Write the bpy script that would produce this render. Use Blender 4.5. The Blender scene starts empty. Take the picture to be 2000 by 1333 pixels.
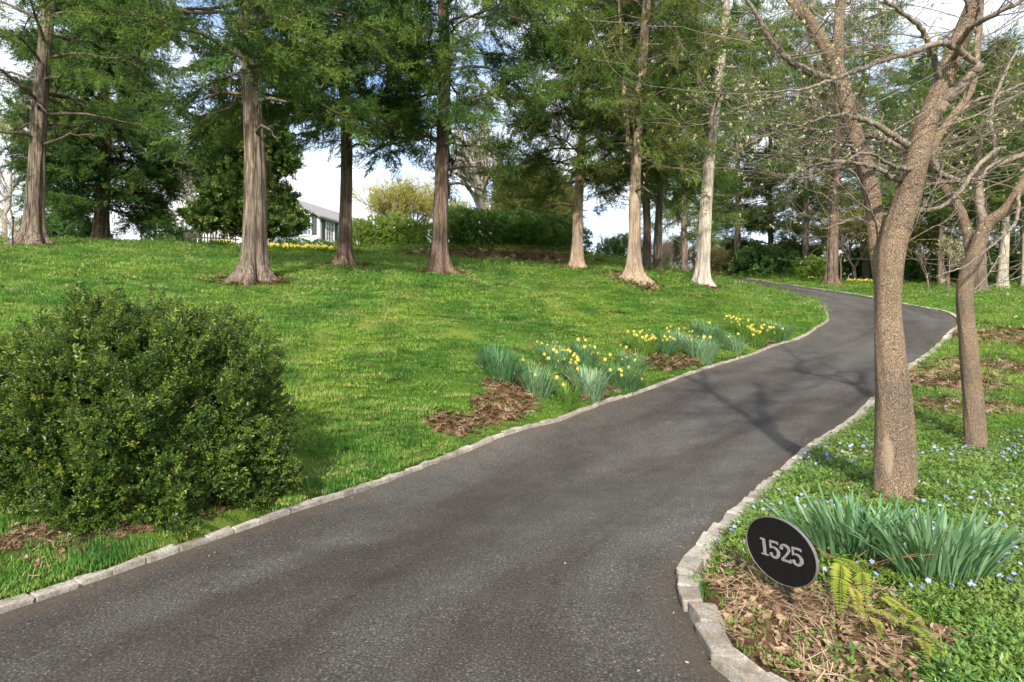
import bpy, bmesh, math, random
import numpy as np
from mathutils import Vector, Matrix

random.seed(7)
rng = np.random.default_rng(7)
R = math.radians
scene = bpy.context.scene
COL = scene.collection

# ------------------------------------------------------------------ camera
CAM_H, F = 1.6, 1200.0
cam = bpy.data.cameras.new('camera')
cam.sensor_width = 36.0
cam.lens = 36.0 * F / 2000.0
cam.clip_end = 5000.0
cam.clip_start = 0.05
camo = bpy.data.objects.new('camera', cam)
COL.objects.link(camo)
camo.location = (0, 0, CAM_H)
camo.rotation_euler = (R(90), 0, 0)
scene.camera = camo

# ------------------------------------------------------------------ sky, sun, exposure
SUN_AZ, SUN_EL = R(185), R(33)       # where the sun stands: azimuth from +Y towards +X, elevation
world = bpy.data.worlds.new('World')
scene.world = world
world.use_nodes = True
wn, wl = world.node_tree.nodes, world.node_tree.links
wn.clear()
w_out = wn.new('ShaderNodeOutputWorld')
w_bg = wn.new('ShaderNodeBackground')
w_sky = wn.new('ShaderNodeTexSky')
w_sky.sky_type = 'NISHITA'
w_sky.sun_disc = False
w_sky.sun_elevation = SUN_EL
w_sky.sun_rotation = SUN_AZ
w_sky.air_density = 1.0
w_sky.dust_density = 0.6
w_bg.inputs['Strength'].default_value = 0.15
w_tc = wn.new('ShaderNodeTexCoord')
w_map = wn.new('ShaderNodeMapping')
w_map.inputs['Scale'].default_value = (1.0, 1.0, 2.2)
w_map.inputs['Location'].default_value = (0.35, 0.2, 0.1)
w_noise = wn.new('ShaderNodeTexNoise')
w_noise.inputs['Scale'].default_value = 2.6
w_noise.inputs['Detail'].default_value = 9.0
w_noise.inputs['Roughness'].default_value = 0.58
w_ramp = wn.new('ShaderNodeValToRGB')
w_ramp.color_ramp.elements[0].position = 0.36
w_ramp.color_ramp.elements[1].position = 0.55
w_mix = wn.new('ShaderNodeMixRGB')
w_mix.inputs['Color2'].default_value = (5.2, 5.4, 5.7, 1)
wl.new(w_tc.outputs['Generated'], w_map.inputs['Vector'])
wl.new(w_map.outputs['Vector'], w_noise.inputs['Vector'])
wl.new(w_noise.outputs['Fac'], w_ramp.inputs['Fac'])
wl.new(w_ramp.outputs['Color'], w_mix.inputs['Fac'])
wl.new(w_sky.outputs['Color'], w_mix.inputs['Color1'])
wl.new(w_mix.outputs['Color'], w_bg.inputs['Color'])
wl.new(w_bg.outputs['Background'], w_out.inputs['Surface'])

sun = bpy.data.lights.new('sun', 'SUN')
sun.energy = 3.6
sun.angle = R(1.6)
sun.color = (1.0, 0.93, 0.82)
suno = bpy.data.objects.new('sun', sun)
COL.objects.link(suno)
s_dir = Vector((math.sin(SUN_AZ) * math.cos(SUN_EL), math.cos(SUN_AZ) * math.cos(SUN_EL), math.sin(SUN_EL)))
suno.rotation_euler = s_dir.to_track_quat('Z', 'Y').to_euler()
suno.location = (0, -20, 30)

scene.view_settings.view_transform = 'Standard'
scene.view_settings.look = 'None'
scene.view_settings.gamma = 1.0
scene.view_settings.use_curve_mapping = False
scene.view_settings.exposure = 0.95
scene.render.engine = 'CYCLES'
scene.cycles.use_adaptive_sampling = True
scene.cycles.adaptive_threshold = 0.03
scene.cycles.max_bounces = 5
scene.cycles.diffuse_bounces = 2
scene.cycles.glossy_bounces = 2
scene.cycles.transmission_bounces = 4
scene.cycles.transparent_max_bounces = 4
scene.cycles.debug_use_spatial_splits = True
scene.cycles.use_denoising = True
try:
    scene.cycles.denoiser = 'OPENIMAGEDENOISE'
except Exception:
    pass

# ------------------------------------------------------------------ terrain heights
def P(px, py, d):
    return ((px - 1000) / F * d, d, CAM_H + (666.5 - py) / F * d)

CTRL = [(0, 0, 0), (-3, 0, 0), (3, 0.5, 0), (0, -6, -0.1), (8, -6, -0.1), (-10, -6, 0.2), (6, 3, 0.0), (9, 3, 0.05), (1.5, 5.5, 0), (-1, 3.5, 0),
        P(0, 1200, 3.6), P(350, 1078, 4.66), P(700, 960, 6.54), P(905, 885, 8.7), P(1080, 825, 10.4), P(1250, 768, 12.4),
        P(1475, 690, 16.9), P(1560, 662, 19.0), P(1618, 632, 22), P(1600, 595, 28), P(1540, 575, 33), P(1440, 555, 41), P(1300, 533, 52),
        P(1590, 870, 9.1), P(1700, 790, 11.4), P(1780, 715, 15.1), P(1870, 628, 20.5), P(1800, 602, 26), P(1690, 580, 32), P(1590, 565, 37),
        P(1480, 548, 44), P(1390, 539, 50),
        P(0, 900, 5.0), P(0, 700, 8.0), P(0, 560, 12.0), P(600, 700, 9.6), P(600, 850, 7.5), P(1000, 640, 13.0), P(1000, 760, 10.6),
        P(1300, 620, 18), P(1500, 600, 21.5), P(495, 553, 14), P(860, 535, 18), P(675, 522, 19), P(65, 482, 18), P(1128, 528, 22),
        P(1235, 550, 20), P(1275, 530, 27), P(1370, 560, 23), P(960, 489, 30.5), P(1080, 493, 31), P(830, 486, 30.5), P(960, 513, 26.5), P(1090, 521, 27), P(800, 508, 26.5), P(700, 490, 32), P(640, 492, 40), P(300, 484, 40),
        P(200, 478, 27), P(400, 483, 27), P(-400, 490, 22), P(-400, 800, 6), P(-200, 486, 35), P(1200, 520, 40), P(1100, 515, 45),
        P(1555, 1190, 3.62), P(1745, 970, 6.4), P(1905, 877, 9.2), P(2000, 1100, 4.4), P(2200, 900, 8.3), P(1900, 740, 13.2), P(2000, 690, 16.5),
        P(1990, 640, 21), P(1990, 580, 34), P(1815, 572, 33), P(1625, 560, 38), P(2300, 640, 22), P(2300, 580, 35),
        P(1500, 543, 52), P(1800, 563, 50), P(2000, 562, 50), P(2300, 560, 50), P(1300, 530, 60), P(600, 492, 58), P(0, 505, 58), P(1000, 505, 60)]
CTRL = np.array(CTRL, float)
SC = 10.0

def _U(r2):
    return np.where(r2 > 1e-12, 0.5 * r2 * np.log(np.maximum(r2, 1e-12)), 0.0)

def _fit():
    X = CTRL[:, :2] / SC
    n = len(X)
    K = _U(((X[:, None] - X[None]) ** 2).sum(-1)) + np.eye(n) * 0.004
    Pm = np.c_[np.ones(n), X]
    A = np.zeros((n + 3, n + 3))
    A[:n, :n] = K; A[:n, n:] = Pm; A[n:, :n] = Pm.T
    return X, np.linalg.solve(A, np.r_[CTRL[:, 2], 0, 0, 0])
TX, TW = _fit()

def H(x, y):
    """height of the land"""
    x = np.atleast_1d(np.asarray(x, float)); y = np.atleast_1d(np.asarray(y, float))
    shp = x.shape
    x = x.ravel(); y = y.ravel()
    xc = np.clip(x, -38, 48); yc = np.clip(y, -6, 58)
    out = np.empty(len(x))
    for i in range(0, len(x), 20000):
        q = np.c_[xc[i:i + 20000], yc[i:i + 20000]] / SC
        u = _U(((q[:, None] - TX[None]) ** 2).sum(-1))
        out[i:i + 20000] = u @ TW[:-3] + TW[-3] + q @ TW[-2:]
    dist = np.hypot(x - xc, y - yc)
    out -= np.minimum(0.05 * dist, 14)
    return out.reshape(shp)

def h1(x, y):
    return float(H(x, y)[0])

def ground_at(px, py):
    """where the line of sight through a picture point meets the land"""
    ds = np.concatenate([np.arange(1.5, 20, 0.03), np.arange(20, 75, 0.1)])
    x = (px - 1000) / F * ds
    zr = CAM_H + (666.5 - py) / F * ds
    below = np.nonzero(zr - H(x, ds) <= 0)[0]
    i = below[0] if len(below) else len(ds) - 1
    return Vector((x[i], ds[i], h1(x[i], ds[i])))

def at_depth(px, d):
    x = (px - 1000) / F * d
    return Vector((x, d, h1(x, d)))

def in_air(px, py, d):
    return Vector(P(px, py, d))

# ------------------------------------------------------------------ mesh helpers
class MB:
    """collects quads, triangles and n-gons; mesh() turns them into one mesh"""
    def __init__(self):
        self.v, self.f, self.n = [], [], 0
    def add(self, verts, faces, mat=0):
        verts = np.asarray(verts, float).reshape(-1, 3)
        self.v.append(verts)
        if isinstance(faces, np.ndarray):
            self.f.append((faces + self.n, mat))
        else:
            by = {}
            for fc in faces:
                by.setdefault(len(fc), []).append(fc)
            for a in by.values():
                self.f.append((np.array(a, np.int64) + self.n, mat))
        self.n += len(verts)
    def box(self, c, s, mat=0, rot=None):
        sx, sy, sz = s[0] / 2, s[1] / 2, s[2] / 2
        v = np.array([(-sx, -sy, -sz), (sx, -sy, -sz), (sx, sy, -sz), (-sx, sy, -sz), (-sx, -sy, sz), (sx, -sy, sz), (sx, sy, sz), (-sx, sy, sz)])
        if rot is not None:
            v = v @ np.array(rot).T
        self.add(v + np.array(c), [(3, 2, 1, 0), (4, 5, 6, 7), (0, 1, 5, 4), (1, 2, 6, 5), (2, 3, 7, 6), (3, 0, 4, 7)], mat)
    def tube(self, pts, rad, n=6, mat=0, shape=None, cap=True):
        pts = np.asarray(pts, float)
        k = len(pts)
        rad = np.broadcast_to(np.asarray(rad, float), (k,))
        tan = np.empty_like(pts)
        tan[1:-1] = pts[2:] - pts[:-2]; tan[0] = pts[1] - pts[0]; tan[-1] = pts[-1] - pts[-2]
        tan /= np.maximum(np.sqrt((tan * tan).sum(1, keepdims=True)), 1e-9)
        ref = np.array([1.0, 0, 0]) if abs(tan[0][0]) < 0.8 else np.array([0, 1.0, 0])
        refs = np.empty_like(pts)
        for i in range(k):
            ref = ref - tan[i] * (ref @ tan[i])
            ref = ref / max(math.sqrt(ref @ ref), 1e-9)
            refs[i] = ref
        bi = np.cross(tan, refs)
        ang = np.linspace(0, 2 * np.pi, n, endpoint=False)
        rr = np.repeat(rad[:, None], n, 1)
        if shape:
            rr = rr * np.array([shape(i, ang) for i in range(k)])
        V = pts[:, None] + refs[:, None] * (np.cos(ang) * rr)[..., None] + bi[:, None] * (np.sin(ang) * rr)[..., None]
        q = np.arange((k - 1) * n).reshape(k - 1, n)
        q2 = np.roll(q, -1, axis=1)
        self.add(V.reshape(-1, 3), np.stack([q, q2, q2 + n, q + n], -1).reshape(-1, 4), mat)
        if cap:
            self.f.append((np.arange(self.n - n, self.n)[None], mat))
    def mesh(self, name, mats, smooth=True):
        me = bpy.data.meshes.new(name)
        v = np.concatenate(self.v) if self.v else np.zeros((0, 3))
        me.vertices.add(len(v)); me.vertices.foreach_set('co', v.ravel())
        if self.f:
            tot = np.concatenate([np.full(len(f), f.shape[1]) for f, m in self.f])
            me.loops.add(int(tot.sum())); me.loops.foreach_set('vertex_index', np.concatenate([f.ravel() for f, m in self.f]).astype(np.int32))
            me.polygons.add(len(tot)); me.polygons.foreach_set('loop_start', np.r_[0, np.cumsum(tot)[:-1]].astype(np.int32))
        for m in mats:
            me.materials.append(m)
        if len(mats) > 1:
            me.polygons.foreach_set('material_index', np.concatenate([np.full(len(f), m) for f, m in self.f]).astype(np.int32))
        me.polygons.foreach_set('use_smooth', np.full(len(me.polygons), smooth, bool))
        me.update(calc_edges=True)
        me.validate()
        return me

def link(name, data, parent=None, loc=None, rot=None, scale=None):
    o = bpy.data.objects.new(name, data)
    COL.objects.link(o)
    if parent is not None:
        o.parent = parent
    if loc is not None:
        o.location = loc
    if rot is not None:
        o.rotation_euler = rot
    if scale is not None:
        o.scale = scale
    return o

def tag(o, label=None, cat=None, group=None, kind=None):
    if label: o['label'] = label
    if cat: o['category'] = cat
    if group: o['group'] = group
    if kind: o['kind'] = kind
    return o

def thing(name, label, cat, loc, group=None, rotz=0.0):
    o = link(name, None, loc=loc, rot=(0, 0, rotz))
    o.empty_display_size = 0.2
    return tag(o, label, cat, group)

def spline(pts, n):
    """Catmull-Rom through pts, n samples even in arc length"""
    p = np.asarray(pts, float)
    q = np.vstack([2 * p[0] - p[1], p, 2 * p[-1] - p[-2]])
    out = []
    for i in range(1, len(q) - 2):
        t = np.linspace(0, 1, 24, endpoint=False)[:, None]
        a, b, c, d = q[i - 1], q[i], q[i + 1], q[i + 2]
        out.append(0.5 * (2 * b + (c - a) * t + (2 * a - 5 * b + 4 * c - d) * t ** 2 + (3 * b - a - 3 * c + d) * t ** 3))
    out = np.vstack(out + [p[-1:]])
    s = np.r_[0, np.cumsum(np.linalg.norm(np.diff(out, axis=0), axis=1))]
    u = np.linspace(0, s[-1], n)
    return np.column_stack([np.interp(u, s, out[:, k]) for k in range(out.shape[1])])

def vnoise(x, y, seed=0):
    """cheap smooth 2-d noise in -1..1"""
    r = np.random.default_rng(seed)
    out = 0
    for k in range(6):
        a, ph, fr = r.uniform(0, 6.28), r.uniform(0, 6.28), r.uniform(0.6, 1.7)
        out = out + np.sin((x * math.cos(a) + y * math.sin(a)) * fr * 2 + ph)
    return out / 3.2

# ------------------------------------------------------------------ materials
def newmat(name):
    m = bpy.data.materials.new(name)
    m.use_nodes = True
    nt = m.node_tree
    nt.nodes.clear()
    return m, nt.nodes, nt.links

def ramp(nodes, stops):
    r = nodes.new('ShaderNodeValToRGB')
    el = r.color_ramp.elements
    el[0].position, el[0].color = stops[0][0], (*stops[0][1], 1)
    el[1].position, el[1].color = stops[-1][0], (*stops[-1][1], 1)
    for pos, c in stops[1:-1]:
        e = el.new(pos); e.color = (*c, 1)
    return r

def noise(nodes, links, vec, scale, detail=4, rough=0.55, dist=0.0):
    n = nodes.new('ShaderNodeTexNoise')
    n.inputs['Scale'].default_value = scale
    n.inputs['Detail'].default_value = detail
    n.inputs['Roughness'].default_value = rough
    n.inputs['Distortion'].default_value = dist
    if vec is not None:
        links.new(vec, n.inputs['Vector'])
    return n

def mixc(nodes, links, fac, a, b, mode='MIX'):
    m = nodes.new('ShaderNodeMixRGB')
    m.blend_type = mode
    for s, i in ((fac, 'Fac'), (a, 'Color1'), (b, 'Color2')):
        if isinstance(s, (int, float)):
            m.inputs[i].default_value = s
        elif isinstance(s, tuple):
            m.inputs[i].default_value = (*s, 1)
        else:
            links.new(s, m.inputs[i])
    return m.outputs['Color']

def leafmat(name, cols, trans=0.3, rough=0.55, patch=None, spec=0.3, pscale=0.35, mottle=None):
    """cols: colours picked by each leaf clump's own random number; patch: (colour, amount) drifting over metres"""
    m, n, l = newmat(name)
    oi = n.new('ShaderNodeObjectInfo')
    k = len(cols)
    rp = ramp(n, [(i / (k - 1), c) for i, c in enumerate(cols)])
    l.new(oi.outputs['Random'], rp.inputs['Fac'])
    col = rp.outputs['Color']
    geo = n.new('ShaderNodeNewGeometry')
    if patch:
        nz = noise(n, l, geo.outputs['Position'], pscale, 5, 0.62)
        r2 = ramp(n, [(0.42, (0, 0, 0)), (0.64, (1, 1, 1))])
        l.new(nz.outputs['Fac'], r2.inputs['Fac'])
        mm = n.new('ShaderNodeMath'); mm.operation = 'MULTIPLY'; mm.inputs[1].default_value = patch[1]
        l.new(r2.outputs['Color'], mm.inputs[0])
        col = mixc(n, l, mm.outputs[0], col, patch[0])
    if mottle:
        nz = noise(n, l, geo.outputs['Position'], mottle[0], 4, 0.6)
        r2 = ramp(n, [(0.36, (1, 1, 1)), (0.52, (0, 0, 0))])
        l.new(nz.outputs['Fac'], r2.inputs['Fac'])
        mm = n.new('ShaderNodeMath'); mm.operation = 'MULTIPLY'; mm.inputs[1].default_value = mottle[2]
        l.new(r2.outputs['Color'], mm.inputs[0])
        col = mixc(n, l, mm.outputs[0], col, mottle[1])
    bs = n.new('ShaderNodeBsdfPrincipled')
    bs.inputs['Roughness'].default_value = rough
    bs.inputs['Specular IOR Level'].default_value = spec
    l.new(col, bs.inputs['Base Color'])
    tr = n.new('ShaderNodeBsdfTranslucent')
    tcol = mixc(n, l, 0.5, col, (0.30, 0.36, 0.05))
    l.new(tcol, tr.inputs['Color'])
    mx = n.new('ShaderNodeMixShader'); mx.inputs['Fac'].default_value = trans
    l.new(bs.outputs[0], mx.inputs[1]); l.new(tr.outputs[0], mx.inputs[2])
    o = n.new('ShaderNodeOutputMaterial'); l.new(mx.outputs[0], o.inputs['Surface'])
    return m

def plain(name, col, rough=0.7, spec=0.3, metal=0.0, var=0.0, vscale=8.0, bump=0.0, bscale=60.0):
    m, n, l = newmat(name)
    bs = n.new('ShaderNodeBsdfPrincipled')
    bs.inputs['Roughness'].default_value = rough
    bs.inputs['Specular IOR Level'].default_value = spec
    bs.inputs['Metallic'].default_value = metal
    geo = n.new('ShaderNodeNewGeometry')
    if var > 0:
        nz = noise(n, l, geo.outputs['Position'], vscale, 6, 0.6)
        rp = ramp(n, [(0.3, tuple(c * (1 - var) for c in col)), (0.7, tuple(min(1, c * (1 + var)) for c in col))])
        l.new(nz.outputs['Fac'], rp.inputs['Fac']); l.new(rp.outputs['Color'], bs.inputs['Base Color'])
    else:
        bs.inputs['Base Color'].default_value = (*col, 1)
    if bump > 0:
        nb = noise(n, l, geo.outputs['Position'], bscale, 5, 0.6)
        b = n.new('ShaderNodeBump'); b.inputs['Strength'].default_value = bump; b.inputs['Distance'].default_value = 0.02
        l.new(nb.outputs['Fac'], b.inputs['Height']); l.new(b.outputs['Normal'], bs.inputs['Normal'])
    o = n.new('ShaderNodeOutputMaterial'); l.new(bs.outputs[0], o.inputs['Surface'])
    return m

def barkmat(name, dark, mid, light, stretch=0.06, scale=22, bump=1.0, dist=0.05, moss=None):
    m, n, l = newmat(name)
    tc = n.new('ShaderNodeTexCoord')
    mp = n.new('ShaderNodeMapping'); mp.inputs['Scale'].default_value = (1, 1, stretch)
    l.new(tc.outputs['Object'], mp.inputs['Vector'])
    n1 = noise(n, l, mp.outputs['Vector'], scale, 7, 0.65, 0.3)
    rp = ramp(n, [(0.30, dark), (0.48, mid), (0.70, light)])
    l.new(n1.outputs['Fac'], rp.inputs['Fac'])
    n2 = noise(n, l, tc.outputs['Object'], 1.3, 4, 0.6)
    r2 = ramp(n, [(0.35, (0.72, 0.72, 0.74)), (0.65, (1.15, 1.1, 1.02))])
    l.new(n2.outputs['Fac'], r2.inputs['Fac'])
    col = mixc(n, l, 1.0, rp.outputs['Color'], r2.outputs['Color'], 'MULTIPLY')
    if moss:
        n3 = noise(n, l, tc.outputs['Object'], 2.4, 5, 0.6)
        r3 = ramp(n, [(0.52, (0, 0, 0)), (0.70, (0.7, 0.7, 0.7))])
        l.new(n3.outputs['Fac'], r3.inputs['Fac'])
        col = mixc(n, l, r3.outputs['Color'], col, moss)
    hgt = n1.outputs['Fac']
    if name == 'dogwood_bark':
        vo = n.new('ShaderNodeTexVoronoi'); vo.feature = 'DISTANCE_TO_EDGE'; vo.inputs['Scale'].default_value = 62
        mv = n.new('ShaderNodeMapping'); mv.inputs['Scale'].default_value = (1, 1, .7)
        nd = noise(n, l, tc.outputs['Object'], 9, 3, .6)
        ad = n.new('ShaderNodeVectorMath'); ad.operation = 'MULTIPLY_ADD'; ad.inputs[1].default_value = (.06, .06, .06)
        l.new(nd.outputs['Color'], ad.inputs[0]); l.new(tc.outputs['Object'], ad.inputs[2])
        l.new(ad.outputs[0], mv.inputs['Vector']); l.new(mv.outputs['Vector'], vo.inputs['Vector'])
        rv_ = ramp(n, [(0.0, (.50, .47, .44)), (0.14, (1.0, 1.0, 1.0)), (.5, (1.15, 1.13, 1.1))]); l.new(vo.outputs['Distance'], rv_.inputs['Fac'])
        col = mixc(n, l, .85, col, rv_.outputs['Color'], 'MULTIPLY')
        hgt = rv_.outputs['Color']
        sa = n.new('ShaderNodeAttribute'); sa.attribute_name = 'scar'
        n4 = noise(n, l, tc.outputs['Object'], 16, 5, 0.65)
        s1 = n.new('ShaderNodeMath'); s1.operation = 'MULTIPLY_ADD'; s1.inputs[1].default_value = 0.9; s1.inputs[2].default_value = -0.45; l.new(n4.outputs['Fac'], s1.inputs[0])
        s2 = n.new('ShaderNodeMath'); s2.operation = 'ADD'; l.new(s1.outputs[0], s2.inputs[0]); l.new(sa.outputs['Fac'], s2.inputs[1])
        r4 = ramp(n, [(0.42, (0, 0, 0)), (0.62, (.85, .85, .85))]); l.new(s2.outputs[0], r4.inputs['Fac'])
        col = mixc(n, l, r4.outputs['Color'], col, (0.40, 0.305, 0.215))
    bs = n.new('ShaderNodeBsdfPrincipled'); bs.inputs['Roughness'].default_value = 0.9
    bs.inputs['Specular IOR Level'].default_value = 0.15
    l.new(col, bs.inputs['Base Color'])
    b = n.new('ShaderNodeBump'); b.inputs['Strength'].default_value = bump; b.inputs['Distance'].default_value = dist
    l.new(hgt, b.inputs['Height']); l.new(b.outputs['Normal'], bs.inputs['Normal'])
    o = n.new('ShaderNodeOutputMaterial'); l.new(bs.outputs[0], o.inputs['Surface'])
    return m

M = {}
M['cedar_bark'] = barkmat('cedar_bark', (0.040, 0.030, 0.024), (0.155, 0.122, 0.096), (0.37, 0.315, 0.26))
M['cedar_bark_dark'] = barkmat('cedar_bark_dark', (0.045, 0.03, 0.022), (0.15, 0.105, 0.08), (0.30, 0.23, 0.18))
M['cedar_bark_pale'] = barkmat('cedar_bark_pale', (0.20, 0.15, 0.11), (0.48, 0.42, 0.36), (0.70, 0.66, 0.60))
M['cedar_bark_tan'] = barkmat('cedar_bark_tan', (0.12, 0.08, 0.055), (0.34, 0.26, 0.19), (0.52, 0.42, 0.32))
M['dogwood_bark'] = barkmat('dogwood_bark', (0.11, 0.078, 0.055), (0.27, 0.20, 0.145), (0.46, 0.37, 0.285), stretch=0.6, scale=75, bump=1.0, dist=0.012, moss=(0.30, 0.22, 0.12))
M['twig'] = barkmat('twig_bark', (0.075, 0.06, 0.048), (0.20, 0.165, 0.135), (0.36, 0.31, 0.26), stretch=0.5, scale=30, bump=0.3)
M['branch_dark'] = barkmat('branch_bark', (0.05, 0.04, 0.03), (0.13, 0.10, 0.08), (0.24, 0.19, 0.15), stretch=0.4, scale=20, bump=0.3)
M['grey_bark'] = barkmat('grey_bark', (0.14, 0.12, 0.10), (0.32, 0.28, 0.24), (0.50, 0.46, 0.40), stretch=0.4, scale=14, bump=0.3)
M['pale_wound'] = plain('pale_wound', (0.60, 0.48, 0.36), 0.85, var=0.2, vscale=20, bump=0.4, bscale=50)

M['cedar_leaf'] = leafmat('cedar_leaf', [(0.028, 0.072, 0.018), (0.058, 0.130, 0.024), (0.105, 0.195, 0.032), (0.175, 0.250, 0.042)], 0.20, 0.6, ((0.17, 0.19, 0.04), 0.4), pscale=0.5)
M['cedar_leaf_dark'] = leafmat('cedar_leaf_dark', [(0.014, 0.042, 0.012), (0.028, 0.078, 0.018), (0.05, 0.12, 0.024), (0.085, 0.17, 0.03)], 0.15, 0.6)
M['cedar_leaf_brown'] = leafmat('cedar_leaf_brown', [(0.06, 0.10, 0.028), (0.12, 0.165, 0.038), (0.20, 0.20, 0.06), (0.23, 0.27, 0.06)], 0.30, 0.6, ((0.17, 0.12, 0.06), 0.4), pscale=0.4)
M['pine_leaf'] = leafmat('pine_leaf', [(0.035, 0.085, 0.030), (0.075, 0.15, 0.045), (0.15, 0.23, 0.07)], 0.30, 0.6, ((0.16, 0.20, 0.06), 0.4), pscale=0.25)
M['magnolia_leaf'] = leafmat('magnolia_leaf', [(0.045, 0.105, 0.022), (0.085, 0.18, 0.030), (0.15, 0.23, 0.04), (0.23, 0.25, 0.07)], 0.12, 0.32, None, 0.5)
M['holly_leaf'] = leafmat('holly_leaf', [(0.036, 0.098, 0.029), (0.065, 0.156, 0.036), (0.111, 0.221, 0.046)], 0.2, 0.45, None, 0.4)
M['box_leaf'] = leafmat('box_leaf', [(0.015, 0.040, 0.008), (0.036, 0.080, 0.012), (0.080, 0.140, 0.018), (0.20, 0.25, 0.034)], 0.22, 0.40, ((0.12, 0.17, 0.025), 0.3), 0.4, pscale=1.8)
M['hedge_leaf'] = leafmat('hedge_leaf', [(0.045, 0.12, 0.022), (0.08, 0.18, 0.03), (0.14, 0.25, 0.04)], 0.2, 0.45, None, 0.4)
M['light_hedge_leaf'] = leafmat('light_hedge_leaf', [(0.10, 0.19, 0.026), (0.17, 0.27, 0.036), (0.25, 0.34, 0.055)], 0.25, 0.5)
M['spring_leaf'] = leafmat('spring_leaf', [(0.26, 0.25, 0.06), (0.38, 0.35, 0.09), (0.46, 0.42, 0.14)], 0.4, 0.6)
M['pink_bud'] = leafmat('pink_bud', [(0.32, 0.25, 0.17), (0.40, 0.31, 0.24), (0.44, 0.37, 0.27)], 0.3, 0.7)
M['olive_leaf'] = leafmat('olive_leaf', [(0.13, 0.13, 0.045), (0.20, 0.18, 0.055), (0.26, 0.20, 0.10)], 0.3, 0.6)
M['bud'] = leafmat('bud', [(0.34, 0.36, 0.10), (0.55, 0.52, 0.28), (0.70, 0.66, 0.46)], 0.3, 0.6)
M['grass'] = leafmat('grass_blade', [(0.045, 0.145, 0.022), (0.080, 0.230, 0.032), (0.125, 0.300, 0.042), (0.20, 0.355, 0.06), (0.42, 0.38, 0.17)], 0.36, 0.5, ((0.34, 0.44, 0.065), 0.42), 0.25, pscale=0.32, mottle=(1.3, (0.035, 0.14, 0.026), .8))
M['daff_leaf'] = leafmat('daffodil_leaf', [(0.075, 0.18, 0.075), (0.125, 0.255, 0.115), (0.22, 0.35, 0.20)], 0.25, 0.45)
M['daff_green'] = leafmat('daffodil_leaf_green', [(0.08, 0.19, 0.03), (0.12, 0.25, 0.04), (0.19, 0.31, 0.06)], 0.3, 0.45)
M['daff_yellow'] = plain('daffodil_petal', (0.84, 0.70, 0.14), 0.55, var=0.12, vscale=30)
M['daff_cup'] = plain('daffodil_cup', (0.86, 0.56, 0.05), 0.55)
M['vinca_leaf'] = leafmat('vinca_leaf', [(0.045, 0.12, 0.02), (0.085, 0.19, 0.028), (0.14, 0.26, 0.04), (0.20, 0.30, 0.05)], 0.25, 0.35, ((0.24, 0.27, 0.06), 0.4), 0.5, pscale=1.2)
M['vinca_flower'] = leafmat('vinca_flower', [(0.22, 0.22, 0.62), (0.34, 0.36, 0.78), (0.55, 0.58, 0.88)], 0.25, 0.6)
M['dry_leaf'] = leafmat('dry_leaf', [(0.13, 0.075, 0.045), (0.24, 0.14, 0.085), (0.34, 0.22, 0.14), (0.45, 0.32, 0.22)], 0.15, 0.7)
M['red_mulch'] = leafmat('red_mulch', [(0.12, 0.066, 0.038), (0.22, 0.125, 0.072), (0.32, 0.20, 0.12), (0.42, 0.30, 0.20)], 0.1, 0.8)
M['straw'] = leafmat('straw', [(0.30, 0.19, 0.11), (0.42, 0.30, 0.19), (0.52, 0.40, 0.26)], 0.15, 0.7)
M['fern'] = leafmat('fern_leaf', [(0.22, 0.30, 0.035), (0.34, 0.38, 0.05), (0.42, 0.40, 0.06)], 0.35, 0.5)
M['dead_stem'] = plain('dead_stem', (0.30, 0.14, 0.06), 0.8, var=0.3, vscale=30)

# ------------------------------------------------------------------ instanced foliage (leaf sprays on points)
_groups = {}
def inst_group(variants):
    key = tuple(v.name for v in variants)
    if key in _groups:
        return _groups[key]
    g = bpy.data.node_groups.new('foliage_scatter', 'GeometryNodeTree')
    g.interface.new_socket('Geometry', in_out='INPUT', socket_type='NodeSocketGeometry')
    g.interface.new_socket('Geometry', in_out='OUTPUT', socket_type='NodeSocketGeometry')
    n, l = g.nodes, g.links
    gi, go = n.new('NodeGroupInput'), n.new('NodeGroupOutput')
    ip = n.new('GeometryNodeInstanceOnPoints')
    jn = n.new('GeometryNodeJoinGeometry')
    for v in reversed(variants):
        oi = n.new('GeometryNodeObjectInfo'); oi.inputs['Object'].default_value = v
        oi.inputs['As Instance'].default_value = False
        ti = n.new('GeometryNodeGeometryToInstance')
        l.new(oi.outputs['Geometry'], ti.inputs[0]); l.new(ti.outputs[0], jn.inputs[0])
    def attr(nm, ty):
        a = n.new('GeometryNodeInputNamedAttribute'); a.data_type = ty; a.inputs['Name'].default_value = nm
        return a.outputs['Attribute']
    e2r = n.new('FunctionNodeEulerToRotation')
    l.new(attr('rot', 'FLOAT_VECTOR'), e2r.inputs[0])
    l.new(gi.outputs[0], ip.inputs['Points'])
    l.new(jn.outputs[0], ip.inputs['Instance'])
    ip.inputs['Pick Instance'].default_value = True
    l.new(attr('pick', 'INT'), ip.inputs['Instance Index'])
    l.new(e2r.outputs[0], ip.inputs['Rotation'])
    l.new(attr('scl', 'FLOAT_VECTOR'), ip.inputs['Scale'])
    l.new(ip.outputs[0], go.inputs[0])
    _groups[key] = g
    return g

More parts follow.
